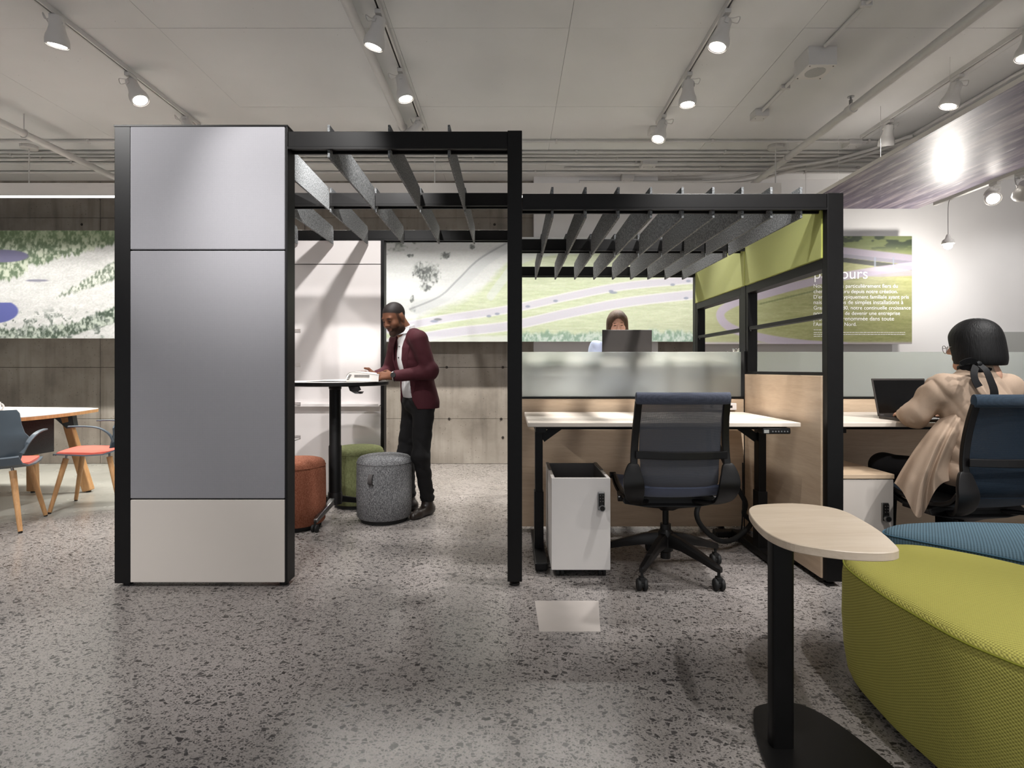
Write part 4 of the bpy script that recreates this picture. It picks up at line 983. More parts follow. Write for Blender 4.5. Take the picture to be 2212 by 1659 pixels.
def lettering(txt, px, py_base, px_end, Y, parent, mat='text_white', xh=None):
    cu = bpy.data.curves.new('lettering', 'FONT'); cu.body = txt; cu.size = 0.1; cu.extrude = 0.0008
    o = bpy.data.objects.new('lettering', cu); COL.objects.link(o)
    bpy.context.view_layer.update()
    me = bpy.data.meshes.new_from_object(o.evaluated_get(bpy.context.evaluated_depsgraph_get()))
    bpy.data.objects.remove(o, do_unlink=True)
    co = np.empty(len(me.vertices)*3, np.float32); me.vertices.foreach_get('co', co); co = co.reshape(-1, 3)
    w = co[:, 0].max()-co[:, 0].min()
    s = (PX(px_end, Y)-PX(px, Y))/w
    off = ROOT[root_of(parent)]
    new = np.stack([PX(px, Y)+(co[:, 0]-co[:, 0].min())*s-off.x, np.full(len(co), Y-0.0015)-co[:, 2]*0.5-off.y, PZ(py_base, Y)+co[:, 1]*s-off.z], 1)
    me.vertices.foreach_set('co', new.astype(np.float32).ravel()); me.update()
    me.materials.clear(); me.materials.append(M[mat])
    t = bpy.data.objects.new('lettering', me); COL.objects.link(t); t.parent = parent
    return t
lettering('parcours', 1759, 602, 1874, YM, mr)
for i, (t, e) in enumerate((('Nous sommes particulièrement fiers du', 1939), ('chemin parcouru depuis notre création.', 1939), ("D'entreprise typiquement familiale ayant pris", 1963), ('naissance dans de simples installations à', 1951),
                            ('Granby en 1980, notre continuelle croissance', 1967), ('nous a permis de devenir une entreprise', 1944), ('prospère et renommée dans toute', 1931), ("l'Amérique du Nord.", 1850))):
    lettering(t, 1757.5, 621.5 + i*11.8, e, YM, mr)
for i, e in enumerate((1774, 1955, 1955, 1800)):      # fine print, too small to read
    y = 712.5 + i*4.2 + (1.5 if i else 0); x = 1757.5; m = MB()
    while x < e:
        w = random.uniform(2.2, 7.5); m.box(PX(x, YM), PX(min(e, x+w), YM), YM-0.003, YM-0.0015, PZ(y+0.55, YM), PZ(y-0.55, YM)); x += w + 1.0
    m.build('fine_print', M['text_white'], mr)

# ------------------------------------------------------------------ suspended printed ceiling panel
CZ = 2.92
cl = thing('suspended_panel', 'suspended horizontal panel with a blurred traffic photo on its underside', 'ceiling panel', (3.8, 3.6, CZ))
def paint_cloud(px, py): return None
def cloud_mat():
    m = NT('blurred_traffic_print'); v = m.coord((5.0, 0.55, 1.0))
    a = m.n('TexNoise', Scale=2.0, Detail=6.0, Roughness=0.65, Distortion=0.3, Vector=v)
    b = m.n('TexNoise', Scale=7.0, Detail=4.0, Vector=v)
    c = m.ramp(a.outputs[0], [(0.3, lin((58, 50, 60))), (0.48, lin((108, 98, 118))), (0.58, lin((150, 138, 146))), (0.72, lin((206, 200, 210)))])
    d = m.ramp(b.outputs[0], [(0.62, (0, 0, 0)), (0.74, (0.7, 0.7, 0.7))])
    m.set(color=m.mix(d, c, lin((226, 222, 232))), rough=0.42, spec=0.65); return m.m
MB().box(3.15, 4.49, 3.0, 6.06, CZ, CZ+0.002).build('photo_print', cloud_mat(), cl)
MB().box(3.15, 4.49, 3.0, 6.06, CZ+0.002, CZ+0.04).build('board', M['table_white'], cl, bevel=0.002)
for xx in (3.2, 4.42):
    for yy in (3.2, 4.0, 4.75, 5.36, 5.96): MB().cyl((xx, yy, CZ+0.04), (xx, yy, CEIL-0.004), 0.0016, n=6).build('wire', M['white_metal'], cl)
# low track under the right side with lamps and a pendant
lt = thing('lighting_track', 'white rod-hung lighting track under the suspended printed panel', 'lighting track', (4.62, 4.0, 2.95))
MB().box(4.60, 4.64, 1.0, 5.98, 2.93, 2.965).build('channel', M['white_metal'], lt, bevel=0.002)
for yy in (1.5, 3.2, 4.6, 5.8): MB().cyl((4.62, yy, 2.965), (4.62, yy, CEIL-0.004), 0.006, n=8).build('rod', M['white_metal'], lt)
ff = P(2146, 430, 5.18)
spotlight('white spotlight under the printed panel shining towards the camera', (4.62, 5.24, 2.85), ff, 2.965, True, 25, aim=(3.2, 3.0, 1.2), loop=-1)
spotlight('white spotlight at the right edge aimed up at the printed panel', (4.62, 4.97, 2.85), (4.58, 4.93, 2.70), 2.965, True, 14, aim=(5.6, 6.5, 1.9), angle=60, loop=1)
pn = thing('pendant_lamp', 'small bare pendant lamp hanging in front of the white wall', 'pendant light', (4.62, 5.78, 2.93))
pc = P(2048, 527, 5.78)
MB().tube(spline([(4.62, 5.78, 2.93), (pc.x, 5.78, 2.85), (pc.x, 5.78, pc.z+0.09)], 4), 0.003, 6).build('cord', M['grey_inside'], pn)
MB().lathe([(0.0, 0.10), (0.014, 0.10), (0.02, 0.085), (0.026, 0.06), (0.05, 0.04), (0.058, 0.01), (0.055, 0.0), (0.05, 0.008), (0.0, 0.02)], (pc.x, 5.78, pc.z), 24).build('shade', M['white_metal'], pn, smooth=True)
MB().lathe([(0.0, -0.035), (0.024, -0.028), (0.038, -0.01), (0.038, 0.008), (0.024, 0.028), (0.0, 0.032)], (pc.x, 5.78, pc.z-0.022), 20).build('bulb', M['lamp_glow'], pn, smooth=True)
pl = bpy.data.lights.new('pendant_light', 'POINT'); pl.energy = 21; pl.shadow_soft_size = 0.06; pl.color = (1, 0.95, 0.88)
po = bpy.data.objects.new('pendant_light', pl); po.location = (pc.x, 5.78, pc.z-0.12); COL.objects.link(po)
# wall-washing spots on the white wall
for xx, ax in ((3.3, 3.0), (5.2, 4.6), (5.9, 6.1)):
    spot('wall_wash_light', (xx, 4.6, CEIL-0.25), (ax, YB, 1.6), 24, 62, 0.8, 0.04)

# ------------------------------------------------------------------ meeting corner at the left
mt = thing('meeting_table', 'white-topped meeting table with oak edge and legs in the far left corner', 'table', (-4.6, 4.8, 0))
ZM = 0.77
ol = spline([(-4.06, 5.34, 0), (-3.97, 5.26, 0), (-3.85, 4.75, 0), (-3.88, 4.25, 0), (-4.25, 3.85, 0), (-5.0, 3.8, 0), (-5.7, 4.3, 0), (-5.9, 5.0, 0), (-5.5, 5.5, 0), (-4.7, 5.46, 0), (-4.2, 5.40, 0)], 6, closed=True)
MB().prism([(p.x, p.y) for p in ol], ZM-0.004, ZM).build('table_top', M['table_white'], mt)
MB().prism([(p.x, p.y) for p in ol], ZM-0.032, ZM-0.0045).build('wood_edge', M['leg_wood'], mt)
for (xa, ya), (xb, yb) in (((-4.13, 5.08), (-3.95, 5.13)), ((-4.46, 5.1), (-4.46, 5.12)), ((-5.4, 4.9), (-5.5, 5.0)), ((-4.9, 4.1), (-4.95, 4.05))):
    MB().obox((xa, ya, ZM-0.033), (xb, yb, 0.012), 0.075, 0.05, up=(0, 1, 0), w1=0.085, h1=0.06).build('leg', M['leg_wood'], mt, bevel=0.01)
    MB().cyl((xb, yb, 0), (xb, yb, 0.014), 0.02).build('foot', M['black_plastic'], mt)
MB().loft([[(-4.26, 5.06, ZM-0.034), (-4.05, 5.06, ZM-0.034), (-4.03, 5.06, ZM-0.16), (-4.10, 5.06, ZM-0.17)], [(-4.26, 5.11, ZM-0.034), (-4.05, 5.11, ZM-0.034), (-4.03, 5.11, ZM-0.16), (-4.10, 5.11, ZM-0.17)]]).build('bracket', plain('slate_blue_metal', (70, 80, 84), 0.5), mt)
MB().box(-4.5, -4.05, 4.55, 5.1, ZM-0.06, ZM-0.034).build('under_frame', M['black'], mt)
g = MB().add([(-3.96, 4.30, 0.44), (-3.93, 4.72, 0.44), (-3.93, 4.72, 0.725), (-3.96, 4.30, 0.725), (-3.976, 4.30, 0.44), (-3.946, 4.72, 0.44), (-3.946, 4.72, 0.725), (-3.976, 4.30, 0.725)], [(0,1,2,3),(7,6,5,4),(0,4,5,1),(1,5,6,2),(2,6,7,3),(3,7,4,0)]).build('felt_screen', plain('dark_felt', (46, 45, 45), 0.95, var=0.3, scale=150), mt, bevel=0.004)
MB().box(-4.02, -3.94, 4.42, 4.46, 0.72, ZM-0.034).build('screen_clip', M['black'], mt)
MB().box(-4.02, -3.94, 4.58, 4.62, 0.72, ZM-0.034).build('screen_clip', M['black'], mt)
# mug
mu = thing('mug', 'white mug with a round handle on the meeting table', 'mug', (-4.47, 4.75, ZM))
MB().lathe([(0.0, 0.001), (0.036, 0.001), (0.04, 0.01), (0.04, 0.094), (0.037, 0.094), (0.036, 0.012), (0.0, 0.01)], (-4.47, 4.75, ZM), 28).build('body', M['white_gloss'], mu, smooth=True)
MB().tube([(-4.435+0.035+0.03*math.cos(t)-0.025, 4.75, ZM+0.05+0.03*math.sin(t)) for t in np.linspace(-2.5, 2.5, 15)], 0.0075, 8).build('handle', M['white_gloss'], mu, smooth=True)

def shell_chair(label, loc, rz, seat_mat):
    """sitter faces +y"""
    c = thing('shell_chair', label, 'chair', loc, rz)
    sh = plain('slate_blue_shell', (92, 104, 114), 0.4, var=0.03)
    B = lambda mb, n, m, **k: mb.build(n, m, c, world=False, **k)
    # seat pan
    rows = []
    for y, z, hw in ((0.235, 0.452, 0.19), (0.22, 0.462, 0.215), (0.12, 0.455, 0.235), (0.0, 0.445, 0.24), (-0.12, 0.448, 0.235), (-0.2, 0.475, 0.225), (-0.235, 0.53, 0.215)):
        rows.append([(x, y, z + 0.012*(x/hw)**2) for x in np.linspace(-hw, hw, 11)])
    B(MB().loft([r + [(x, y-0.004, z-0.01) for x, y, z in reversed(r)] for r in rows]), 'seat_shell', sh, smooth=True)
    rows = []
    for y, z, hw in ((0.225, 0.468, 0.17), (0.2, 0.482, 0.2), (0.1, 0.480, 0.215), (-0.05, 0.470, 0.215), (-0.15, 0.476, 0.20), (-0.18, 0.482, 0.18)):
        rows.append([(x, y, z + 0.006*(1-(x/hw)**2)) for x in np.linspace(-hw, hw, 9)])
    B(MB().loft([r + [(x, y, z-0.018) for x, y, z in reversed(r)] for r in rows]), 'seat_pad', seat_mat, smooth=True)
    # back shell: waisted outline, wraps round
    rows = []
    for z, hw, y in ((0.50, 0.20, -0.225), (0.56, 0.222, -0.245), (0.62, 0.232, -0.262), (0.67, 0.262, -0.27), (0.70, 0.240, -0.277), (0.76, 0.226, -0.287), (0.84, 0.220, -0.302), (0.865, 0.205, -0.308)):
        rows.append([(x, y + 0.07*(x/hw)**2, z) for x in np.linspace(-hw, hw, 15)])
    B(MB().loft([r + [(x, y-0.009, z) for x, y, z in reversed(r)] for r in rows]), 'back_shell', sh, smooth=True)
    for s_ in (-1, 1):
        arm = spline([(s_*0.215, -0.19, 0.55), (s_*0.24, -0.17, 0.62), (s_*0.262, -0.11, 0.672), (s_*0.268, -0.02, 0.690), (s_*0.266, 0.10, 0.692)], 5)
        B(MB().strip(arm, (1, 0, 0.0), [0.03]*len(arm), 0.012), 'arm', sh, bevel=0.004)
        for fy, by in ((0.16, 0.24), (-0.14, -0.24)):
            p0 = Vector((s_*0.15, fy, 0.425)); p1 = Vector((s_*0.225, by, 0.012))
            B(MB().cyl(p0, p1, 0.021, 0.014, n=16), 'leg', M['leg_wood'], smooth=True)
            B(MB().cyl(p0+Vector((0, 0, -0.002)), p0+Vector((-s_*0.004, 0, 0.03)), 0.009, n=10), 'leg_pin', M['chrome'])
            B(MB().cyl(p1, p1-Vector((0, 0, 0.012)), 0.012, n=12), 'glide', M['rubber'])
    return c
coral = fabric('coral_seat_fabric', (232, 108, 92), weave=300, strength=0.2, var=0.06)
shell_chair('slate grey shell chair with coral seat pad and oak legs', (-3.50, 4.64, 0), math.radians(90+17), coral)
shell_chair('slate grey shell chair seen from behind at the left edge', (-3.74, 3.97, 0), math.radians(24), coral)

# ------------------------------------------------------------------ laptops
def laptop(label, loc, rz, w, dpt, hinge_angle, h, mats=('laptop_lid', 'screen_black')):
    """screen faces -y (towards the sitter at -y) before rotation"""
    l = thing('laptop', label, 'laptop', loc, rz)
    B = lambda mb, n, m, **k: mb.build(n, M[m], l, world=False, **k)
    B(MB().box(-w/2, w/2, -dpt, 0, 0.001, 0.017), 'base', 'laptop_lid', bevel=0.004)
    B(MB().box(-w/2+0.02, w/2-0.02, -dpt*0.62, -0.03, 0.017, 0.0185), 'keyboard', 'rubber')
    B(MB().box(-0.05, 0.05, -dpt*0.95, -dpt*0.68, 0.017, 0.018), 'touchpad', 'grey_inside')
    a = hinge_angle; u = Vector((0, math.sin(a), math.cos(a))); n = Vector((0, -math.cos(a), math.sin(a))); o = Vector((0, 0.0, 0.014))
    def slab(x0, x1, s0, s1, t0, t1):
        vs = [o + Vector((x, 0, 0)) + u*s + n*t for t in (t0, t1) for x, s in ((x0, s0), (x1, s0), (x1, s1), (x0, s1))]
        return MB().add(vs, [(0,3,2,1),(4,5,6,7),(0,1,5,4),(1,2,6,5),(2,3,7,6),(3,0,4,7)])
    lid = B(slab(-w/2, w/2, 0, h, -0.008, 0), 'lid', mats[0], bevel=0.003)
    slab(-w/2+0.008, w/2-0.008, 0.02, h-0.012, 0, 0.0008).build('display', M['screen_black'], lid, world=False)
    slab(-w/2+0.012, -w/2+0.035, 0.006, 0.012, 0, 0.0008).build('badge', M['grey_inside'], lid, world=False)
    return l
laptop('black laptop with a dark screen on the desk of the woman in tan', (PX(1956, 3.33), 3.33, ZD), math.radians(4), 0.345, 0.235, math.radians(14), 0.235)
laptop('charcoal laptop seen from behind above the frosted screen', (PX(1353, 4.14), 4.13, 1.195), math.pi, 0.373, 0.25, math.radians(3), 0.235)
# small clear glass ornament behind the screen
gl = thing('glass_ornament', 'small clear glass ornament behind the frosted screen by the window', 'ornament', (PX(1583, 4.15), 4.15, 1.195))
gm = NT('clear_glass'); gm.set(color=(1, 1, 1), rough=0.05, Transmission_Weight=1.0, IOR=1.4)
MB().lathe([(0.0, 0.0), (0.028, 0.0), (0.026, 0.01), (0.008, 0.02), (0.008, 0.06), (0.024, 0.08), (0.026, 0.11), (0.022, 0.11), (0.0, 0.085)], (PX(1590, 4.15), 4.15, 1.1955), 20).build('stem_glass', gm.m, gl, smooth=True)
MB().lathe([(0.0, 0.0), (0.02, 0.004), (0.034, 0.03), (0.03, 0.07), (0.018, 0.088), (0.0, 0.09)], (PX(1573, 4.15), 4.15, 1.1955), 20).build('round_glass', gm.m, gl, smooth=True)

# ------------------------------------------------------------------ side table in the foreground
stb = thing('side_table', 'C-shaped side table with oak leaf-shaped top and black column', 'side table', (0.95, 1.75, 0))
ZS = 0.662
def topz(px, py, z=ZS):
    s = (py-CY)/(HC-z); Y = F/s; return ((px-CX)/s, Y, 0)
outl = spline([topz(*p) for p in ((1618, 1106), (1624, 1094), (1650, 1089), (1712, 1087), (1772, 1092), (1822, 1103), (1868, 1126), (1908, 1152), (1938, 1180), (1938, 1190), (1905, 1194), (1840, 1192), (1770, 1184), (1708, 1172), (1664, 1154), (1636, 1132))], 6, closed=True)
MB().prism([(p.x, p.y) for p in outl], ZS-0.024, ZS).build('table_top', M['oak_top'], stb, bevel=0.002, seg=1)
yc, xc = 1.665, 0.818
MB().loft([[(xc+0.033*math.copysign(abs(math.cos(t))**0.35, math.cos(t)), yc+0.022*math.copysign(abs(math.sin(t))**0.35, math.sin(t)), z) for t in np.linspace(0, 2*math.pi, 32, endpoint=False)] for z in (0.011, ZS-0.025)]).build('column', M['black'], stb, smooth=True)
bo = spline([(0.795, 1.80, 0), (0.84, 1.86, 0), (0.96, 1.875, 0), (1.03, 1.81, 0), (1.075, 1.68, 0), (1.10, 1.50, 0), (1.05, 1.36, 0), (0.92, 1.32, 0), (0.78, 1.38, 0), (0.735, 1.53, 0), (0.755, 1.68, 0)], 6, closed=True)
MB().prism([(p.x, p.y) for p in bo], 0.001, 0.011).build('base_plate', M['black'], stb, bevel=0.002, seg=1)
MB().box(xc-0.028, xc+0.10, yc-0.028, yc+0.028, ZS-0.029, ZS-0.0245).build('top_bracket', M['black'], stb)

# ------------------------------------------------------------------ ottomans
def ottoman(label, pts, h, mat, seam_mat):
    cx = sum(p[0] for p in pts)/len(pts); cy = sum(p[1] for p in pts)/len(pts)
    o = thing('ottoman', label, 'ottoman', (cx, cy, 0))
    out = spline([(x, y, 0) for x, y in pts], 10, closed=True)
    c = Vector((cx, cy, 0)); rings = []
    def ring(inset, z): 
        r = []
        n = len(out)
        for i, p in enumerate(out):
            t = (out[(i+1) % n] - out[i-1]).normalized(); nrm = Vector((t.y, -t.x, 0))
            if nrm.dot(p-c) < 0 : nrm = -nrm
            q = p - nrm*inset; r.append((q.x, q.y, z))
        return r
    def scaled(k, z): return [(c.x+(p.x-c.x)*k, c.y+(p.y-c.y)*k, z) for p in out]
    side = [(0.045, 0.022), (0.025, 0.03), (0.012, 0.06), (0.0, 0.14), (-0.006, 0.25), (-0.004, h-0.06), (0.0, h-0.028), (0.004, h-0.018)]
    rings = [ring(i, z) for i, z in side]
    MB().loft(rings).build('side_cover', mat, o, smooth=True)
    top = [ring(0.004, h-0.0175), ring(0.010, h-0.008), ring(0.028, h+0.002)] + [scaled(k, h+0.003+0.012*(1-k*k)) for k in (0.84, 0.62, 0.4, 0.2, 0.04)]
    MB().loft(top).build('seat_cushion', mat, o, smooth=True)
    MB().tube([Vector(p) for p in ring(0.0, h-0.02)+[ring(0.0, h-0.02)[0]]], 0.0032, 6).build('piping', seam_mat, o, smooth=True)
    MB().prism([(x, y) for x, y, z in ring(0.06, 0)], 0.001, 0.0215).build('plinth', M['rubber'], o)
    return o
def knit(name, rgb, period=0.0115, dots=True):
    m = NT(name); c = lin(rgb)
    tc = m.n('TexCoord'); sx = m.n('SeparateXYZ'); m.l(tc.outputs['Object'], sx.inputs[0])
    ge = m.n('NewGeometry'); sn = m.n('SeparateXYZ'); m.l(ge.outputs['Normal'], sn.inputs[0])
    flat = m.math('GREATER_THAN', m.math('ABSOLUTE', sn.outputs[2]), 0.72)
    w = 2*math.pi/period
    u = m.math('MULTIPLY', m.math('SUBTRACT', sx.outputs[0], m.math('MULTIPLY', sx.outputs[1], 0.75)), w*0.8)
    v_top = m.math('MULTIPLY', m.math('ADD', m.math('MULTIPLY', sx.outputs[0], 0.75), sx.outputs[1]), w*0.8)
    v_side = m.math('MULTIPLY', sx.outputs[2], w)
    v = m.math('ADD', m.math('MULTIPLY', v_top, flat), m.math('MULTIPLY', v_side, m.math('SUBTRACT', 1.0, flat)))
    su = m.math('SINE', u); sv = m.math('SINE', v)
    f = m.math('MULTIPLY', su, sv) if dots else m.math('ADD', m.math('MULTIPLY', su, 0.8), m.math('MULTIPLY', sv, 0.12))
    f = m.math('ADD', m.math('MULTIPLY', f, 0.5), 0.5)
    m.set(color=m.ramp(f, [(0.1, tuple(x*0.62 for x in c)), (0.5, c), (0.95, tuple(min(1, x*1.12) for x in c))]), rough=0.75, spec=0.25).bump(f, 0.5, 0.003)
    return m.m
lime = knit('lime_spacer_knit', (186, 180, 92), 0.0095); bluek = knit('teal_blue_knit', (80, 104, 117), 0.010, dots=False)
ottoman('lime green spacer-knit ottoman in the right foreground', [(1.225, 2.02), (1.18, 1.80), (1.172, 1.60), (1.20, 1.38), (1.36, 1.12), (1.62, 0.98), (1.95, 1.02), (2.12, 1.30), (2.02, 1.62), (1.86, 1.90), (1.74, 2.08), (1.58, 2.19), (1.36, 2.16)], 0.455, lime, plain('lime_piping', (132, 134, 36), 0.8))
ottoman('teal blue knit ottoman tucked behind the lime green one', [(1.62, 2.38), (1.70, 2.46), (1.87, 2.50), (2.1, 2.51), (2.4, 2.45), (2.62, 2.25), (2.68, 1.95), (2.60, 1.66), (2.42, 1.51), (2.27, 1.53), (2.07, 1.80), (1.87, 2.07), (1.68, 2.29)], 0.455, bluek, plain('teal_piping', (60, 96, 116), 0.8))
# ------------------------------------------------------------------ people: implicit surfaces meshed with surface nets
class Body:
    def __init__(s, h): s.h = h; s.ops = []
    def cone(s, a, b, ra, rb, k=0.03):
        a, b = np.array(a, float), np.array(b, float); m = max(ra, rb)
        lo, hi = np.minimum(a, b)-m, np.maximum(a, b)+m; ab = b-a; L2 = max(ab@ab, 1e-9)
        def f(X, Y, Z):
            t = np.clip(((X-a[0])*ab[0]+(Y-a[1])*ab[1]+(Z-a[2])*ab[2])/L2, 0, 1)
            return np.sqrt((X-a[0]-t*ab[0])**2+(Y-a[1]-t*ab[1])**2+(Z-a[2]-t*ab[2])**2) - (ra+(rb-ra)*t)
        s.ops.append(('u', f, lo, hi, k)); return s
    def chain(s, pts, rs, k=0.03):
        for i in range(len(pts)-1): s.cone(pts[i], pts[i+1], rs[i], rs[i+1], k)
        return s
    def ell(s, c, r, R=None, k=0.03, op='u'):
        c = np.array(c, float); r = np.array(r, float); R = np.eye(3) if R is None else np.array(R, float)
        m = r.max(); lo, hi = c-m, c+m
        def f(X, Y, Z):
            dx, dy, dz = X-c[0], Y-c[1], Z-c[2]
            q = [(R[0, i]*dx+R[1, i]*dy+R[2, i]*dz) for i in range(3)]
            k0 = np.sqrt(sum((q[i]/r[i])**2 for i in range(3))); k1 = np.sqrt(sum((q[i]/r[i]**2)**2 for i in range(3)))
            return k0*(k0-1)/np.maximum(k1, 1e-6)
        s.ops.append((op, f, lo, hi, k)); return s
    def cut(s, f, k=0.004):          # keep where f > 0
        s.ops.append(('c', f, None, None, k)); return s
    def mesh(s):
        h = s.h
        us = [o for o in s.ops if o[0] == 'u']
        lo = np.min([o[2] for o in us], 0)-3*h-0.02; hi = np.max([o[3] for o in us], 0)+3*h+0.02
        n = np.ceil((hi-lo)/h).astype(int)+1
        ax = [lo[i]+h*np.arange(n[i]) for i in range(3)]
        Fd = np.full(n, 1.0, np.float32)
        for op, f, a, b, k in s.ops:
            if a is None: sl = [slice(0, n[i]) for i in range(3)]
            else: sl = [slice(max(0, int((a[i]-k-3*h-lo[i])/h)), min(n[i], int((b[i]+k+3*h-lo[i])/h)+2)) for i in range(3)]
            X, Y, Z = np.meshgrid(*[ax[i][sl[i]].astype(np.float32) for i in range(3)], indexing='ij')
            d = f(X, Y, Z).astype(np.float32); cur = Fd[tuple(sl)]
            if op == 'u':
                q = np.maximum(k-np.abs(cur-d), 0)/k; Fd[tuple(sl)] = np.minimum(cur, d)-q*q*k*0.25
            else:
                e = -d
                q = np.maximum(k-np.abs(cur-e), 0)/k; Fd[tuple(sl)] = np.maximum(cur, e)+q*q*k*0.25
        return surface_net(Fd, lo, h)
def surface_net(Fd, lo, h):
    ins = Fd < 0; n = np.array(Fd.shape)
    cnt = np.zeros(n-1, np.int8)
    cor = [(i, j, k) for i in (0, 1) for j in (0, 1) for k in (0, 1)]
    for i, j, k in cor: cnt += ins[i:n[0]-1+i, j:n[1]-1+j, k:n[2]-1+k]
    act = np.argwhere((cnt > 0) & (cnt < 8))
    idx = np.full(n-1, -1, np.int32); idx[tuple(act.T)] = np.arange(len(act))
    acc = np.zeros((len(act), 3)); num = np.zeros(len(act))
    for c0 in cor:
        for d in range(3):
            if c0[d] == 1: continue
            c1 = list(c0); c1[d] = 1
            v0 = Fd[tuple((act+np.array(c0)).T)]; v1 = Fd[tuple((act+np.array(c1)).T)]
            m = (v0 < 0) != (v1 < 0)
            t = np.where(m, v0/np.where(m, v0-v1, 1), 0)
            p = np.tile(np.array(c0, float), (len(act), 1)); p[:, d] += t
            acc += p*m[:, None]; num += m
    V = lo + h*(act + acc/num[:, None])
    faces = []
    for d in range(3):
        e, g = [x for x in range(3) if x != d]
        sl0 = [slice(1, n[x]-1) for x in range(3)]; sl1 = list(sl0); sl0[d] = slice(0, n[d]-1); sl1[d] = slice(1, n[d])
        a, b = ins[tuple(sl0)], ins[tuple(sl1)]
        w = np.argwhere(a != b); off = np.ones(3, int); off[d] = 0
        q = w + off; flip = ~a[tuple(w.T)]
        if d == 1: flip = ~flip
        de = np.zeros(3, int); de[e] = 1; dg = np.zeros(3, int); dg[g] = 1
        f = np.stack([idx[tuple((q-de-dg).T)], idx[tuple((q-dg).T)], idx[tuple(q.T)], idx[tuple((q-de).T)]], 1)
        f[flip] = f[flip][:, ::-1]; faces.append(f)
    Fc = np.concatenate(faces); Fc = Fc[(Fc >= 0).all(1)]
    return V, Fc
def relax(V, Fc, it=2, lam=0.5):
    for _ in range(it):
        acc = np.zeros_like(V); num = np.zeros(len(V))
        for i in range(4):
            a, b = Fc[:, i], Fc[:, (i+1) % 4]
            np.add.at(acc, a, V[b]); np.add.at(num, a, 1); np.add.at(acc, b, V[a]); np.add.at(num, b, 1)
        V = V*(1-lam) + lam*acc/np.maximum(num, 1)[:, None]
    return V
def fold(V, Fc, amp, sh, sv, seed):        # cloth folds: push along the normals by stretched noise
    a = V[Fc[:, 2]]-V[Fc[:, 0]]; b_ = V[Fc[:, 3]]-V[Fc[:, 1]]; fn = np.cross(a, b_); N = np.zeros_like(V)
    for i in range(4): np.add.at(N, Fc[:, i], fn)
    N /= np.maximum(np.linalg.norm(N, axis=1), 1e-12)[:, None]
    x, y, z = V[:, 0], V[:, 1], V[:, 2]
    n = vnoise((x+0.6*z)*sh, (z*sv+y*sh*0.5), seed)*0.6 + vnoise((y-0.5*z)*sh*1.3, (z*sv*1.4-x*sh*0.4), seed+5)*0.4
    n = np.abs(n-0.5)*2
    return V + N*(amp*(n-0.45))[:, None]
def body_mesh(name, body, mat, parent, color=None, smooth_it=1, folds=None):
    V, Fc = body.mesh(); V = relax(V, Fc, smooth_it)
    if folds: V = relax(fold(V, Fc, *folds), Fc, 1)
    off = np.array(ROOT[root_of(parent)])
    me = bpy.data.meshes.new(name)
    me.vertices.add(len(V)); me.vertices.foreach_set('co', (V-off).astype(np.float32).ravel())
    me.loops.add(Fc.size); me.loops.foreach_set('vertex_index', Fc.astype(np.int32).ravel())
    me.polygons.add(len(Fc)); me.polygons.foreach_set('loop_start', np.arange(0, Fc.size, 4, dtype=np.int32))
    me.polygons.foreach_set('use_smooth', np.ones(len(Fc), bool))
    me.update(calc_edges=True); me.validate()
    if color is not None:
        c = np.clip(color(V), 0, 255)/255.0; c = np.where(c <= 0.04045, c/12.92, ((c+0.055)/1.055)**2.4)
        at = me.color_attributes.new('print', 'FLOAT_COLOR', 'POINT')
        at.data.foreach_set('color', np.concatenate([c, np.ones((len(c), 1))], 1).astype(np.float32).ravel())
    me.materials.append(mat)
    o = bpy.data.objects.new(name, me); COL.objects.link(o); o.parent = parent
    return o
def frame(fwd, pitch=0.0, roll=0.0):       # columns: right, forward, up
    f = Vector((fwd[0], fwd[1], 0)).normalized(); r = f.cross(Vector((0, 0, 1)))
    Mx = Matrix((r, f, Vector((0, 0, 1)))).transposed()
    Mx = Mx @ Matrix.Rotation(pitch, 3, 'X') @ Matrix.Rotation(roll, 3, 'Y')
    return np.array(Mx)
def head(b, c, R, s=1.0, female=False):
    c = np.array(c); g = lambda x, y, z: c + R @ (np.array((x, y, z))*s)
    E = lambda p, r, k=0.03, op='u': b.ell(g(*p), np.array(r)*s, R, k, op)
    E((0, -0.012, 0.035), (0.074, 0.094, 0.084))
    E((0, 0.018, -0.035), (0.057, 0.070, 0.076), 0.04)
    jw = 0.040 if female else 0.046
    b.cone(g(-jw, 0.012, -0.072), g(0, 0.070, -0.100), 0.020*s, 0.020*s, 0.03); b.cone(g(jw, 0.012, -0.072), g(0, 0.070, -0.100), 0.020*s, 0.020*s, 0.03)
    b.cone(g(-0.036, 0.074, 0.026), g(0.036, 0.074, 0.026), 0.011*s, 0.011*s, 0.02)
    for sx in (-1, 1):
        b.ell(g(sx*0.040, 0.060, -0.028), (0.024*s,)*3, R, 0.025)
        b.ell(g(sx*0.031, 0.098, 0.006), (0.015*s, 0.013*s, 0.011*s), R, 0.012, 's')
        b.ell(g(sx*0.031, 0.076, 0.005), (0.0125*s,)*3, R, 0.006)
        b.ell(g(sx*0.075, -0.008, -0.004), (0.010*s, 0.020*s, 0.032*s), R, 0.012)
        b.ell(g(sx*0.0125, 0.094, -0.026), (0.009*s,)*3, R, 0.008)
    b.cone(g(0, 0.086, 0.012), g(0, 0.106, -0.020), 0.008*s, 0.012*s, 0.012)
    b.cone(g(-0.018, 0.084, -0.053), g(0.018, 0.084, -0.053), 0.0075*s, 0.0075*s, 0.008)
    b.cone(g(-0.014, 0.084, -0.064), g(0.014, 0.084, -0.064), 0.0085*s, 0.0085*s, 0.008)
    b.cone(g(0, -0.028, -0.06), g(0, -0.052, -0.165), (0.048 if female else 0.057)*s, (0.05 if female else 0.062)*s, 0.03)
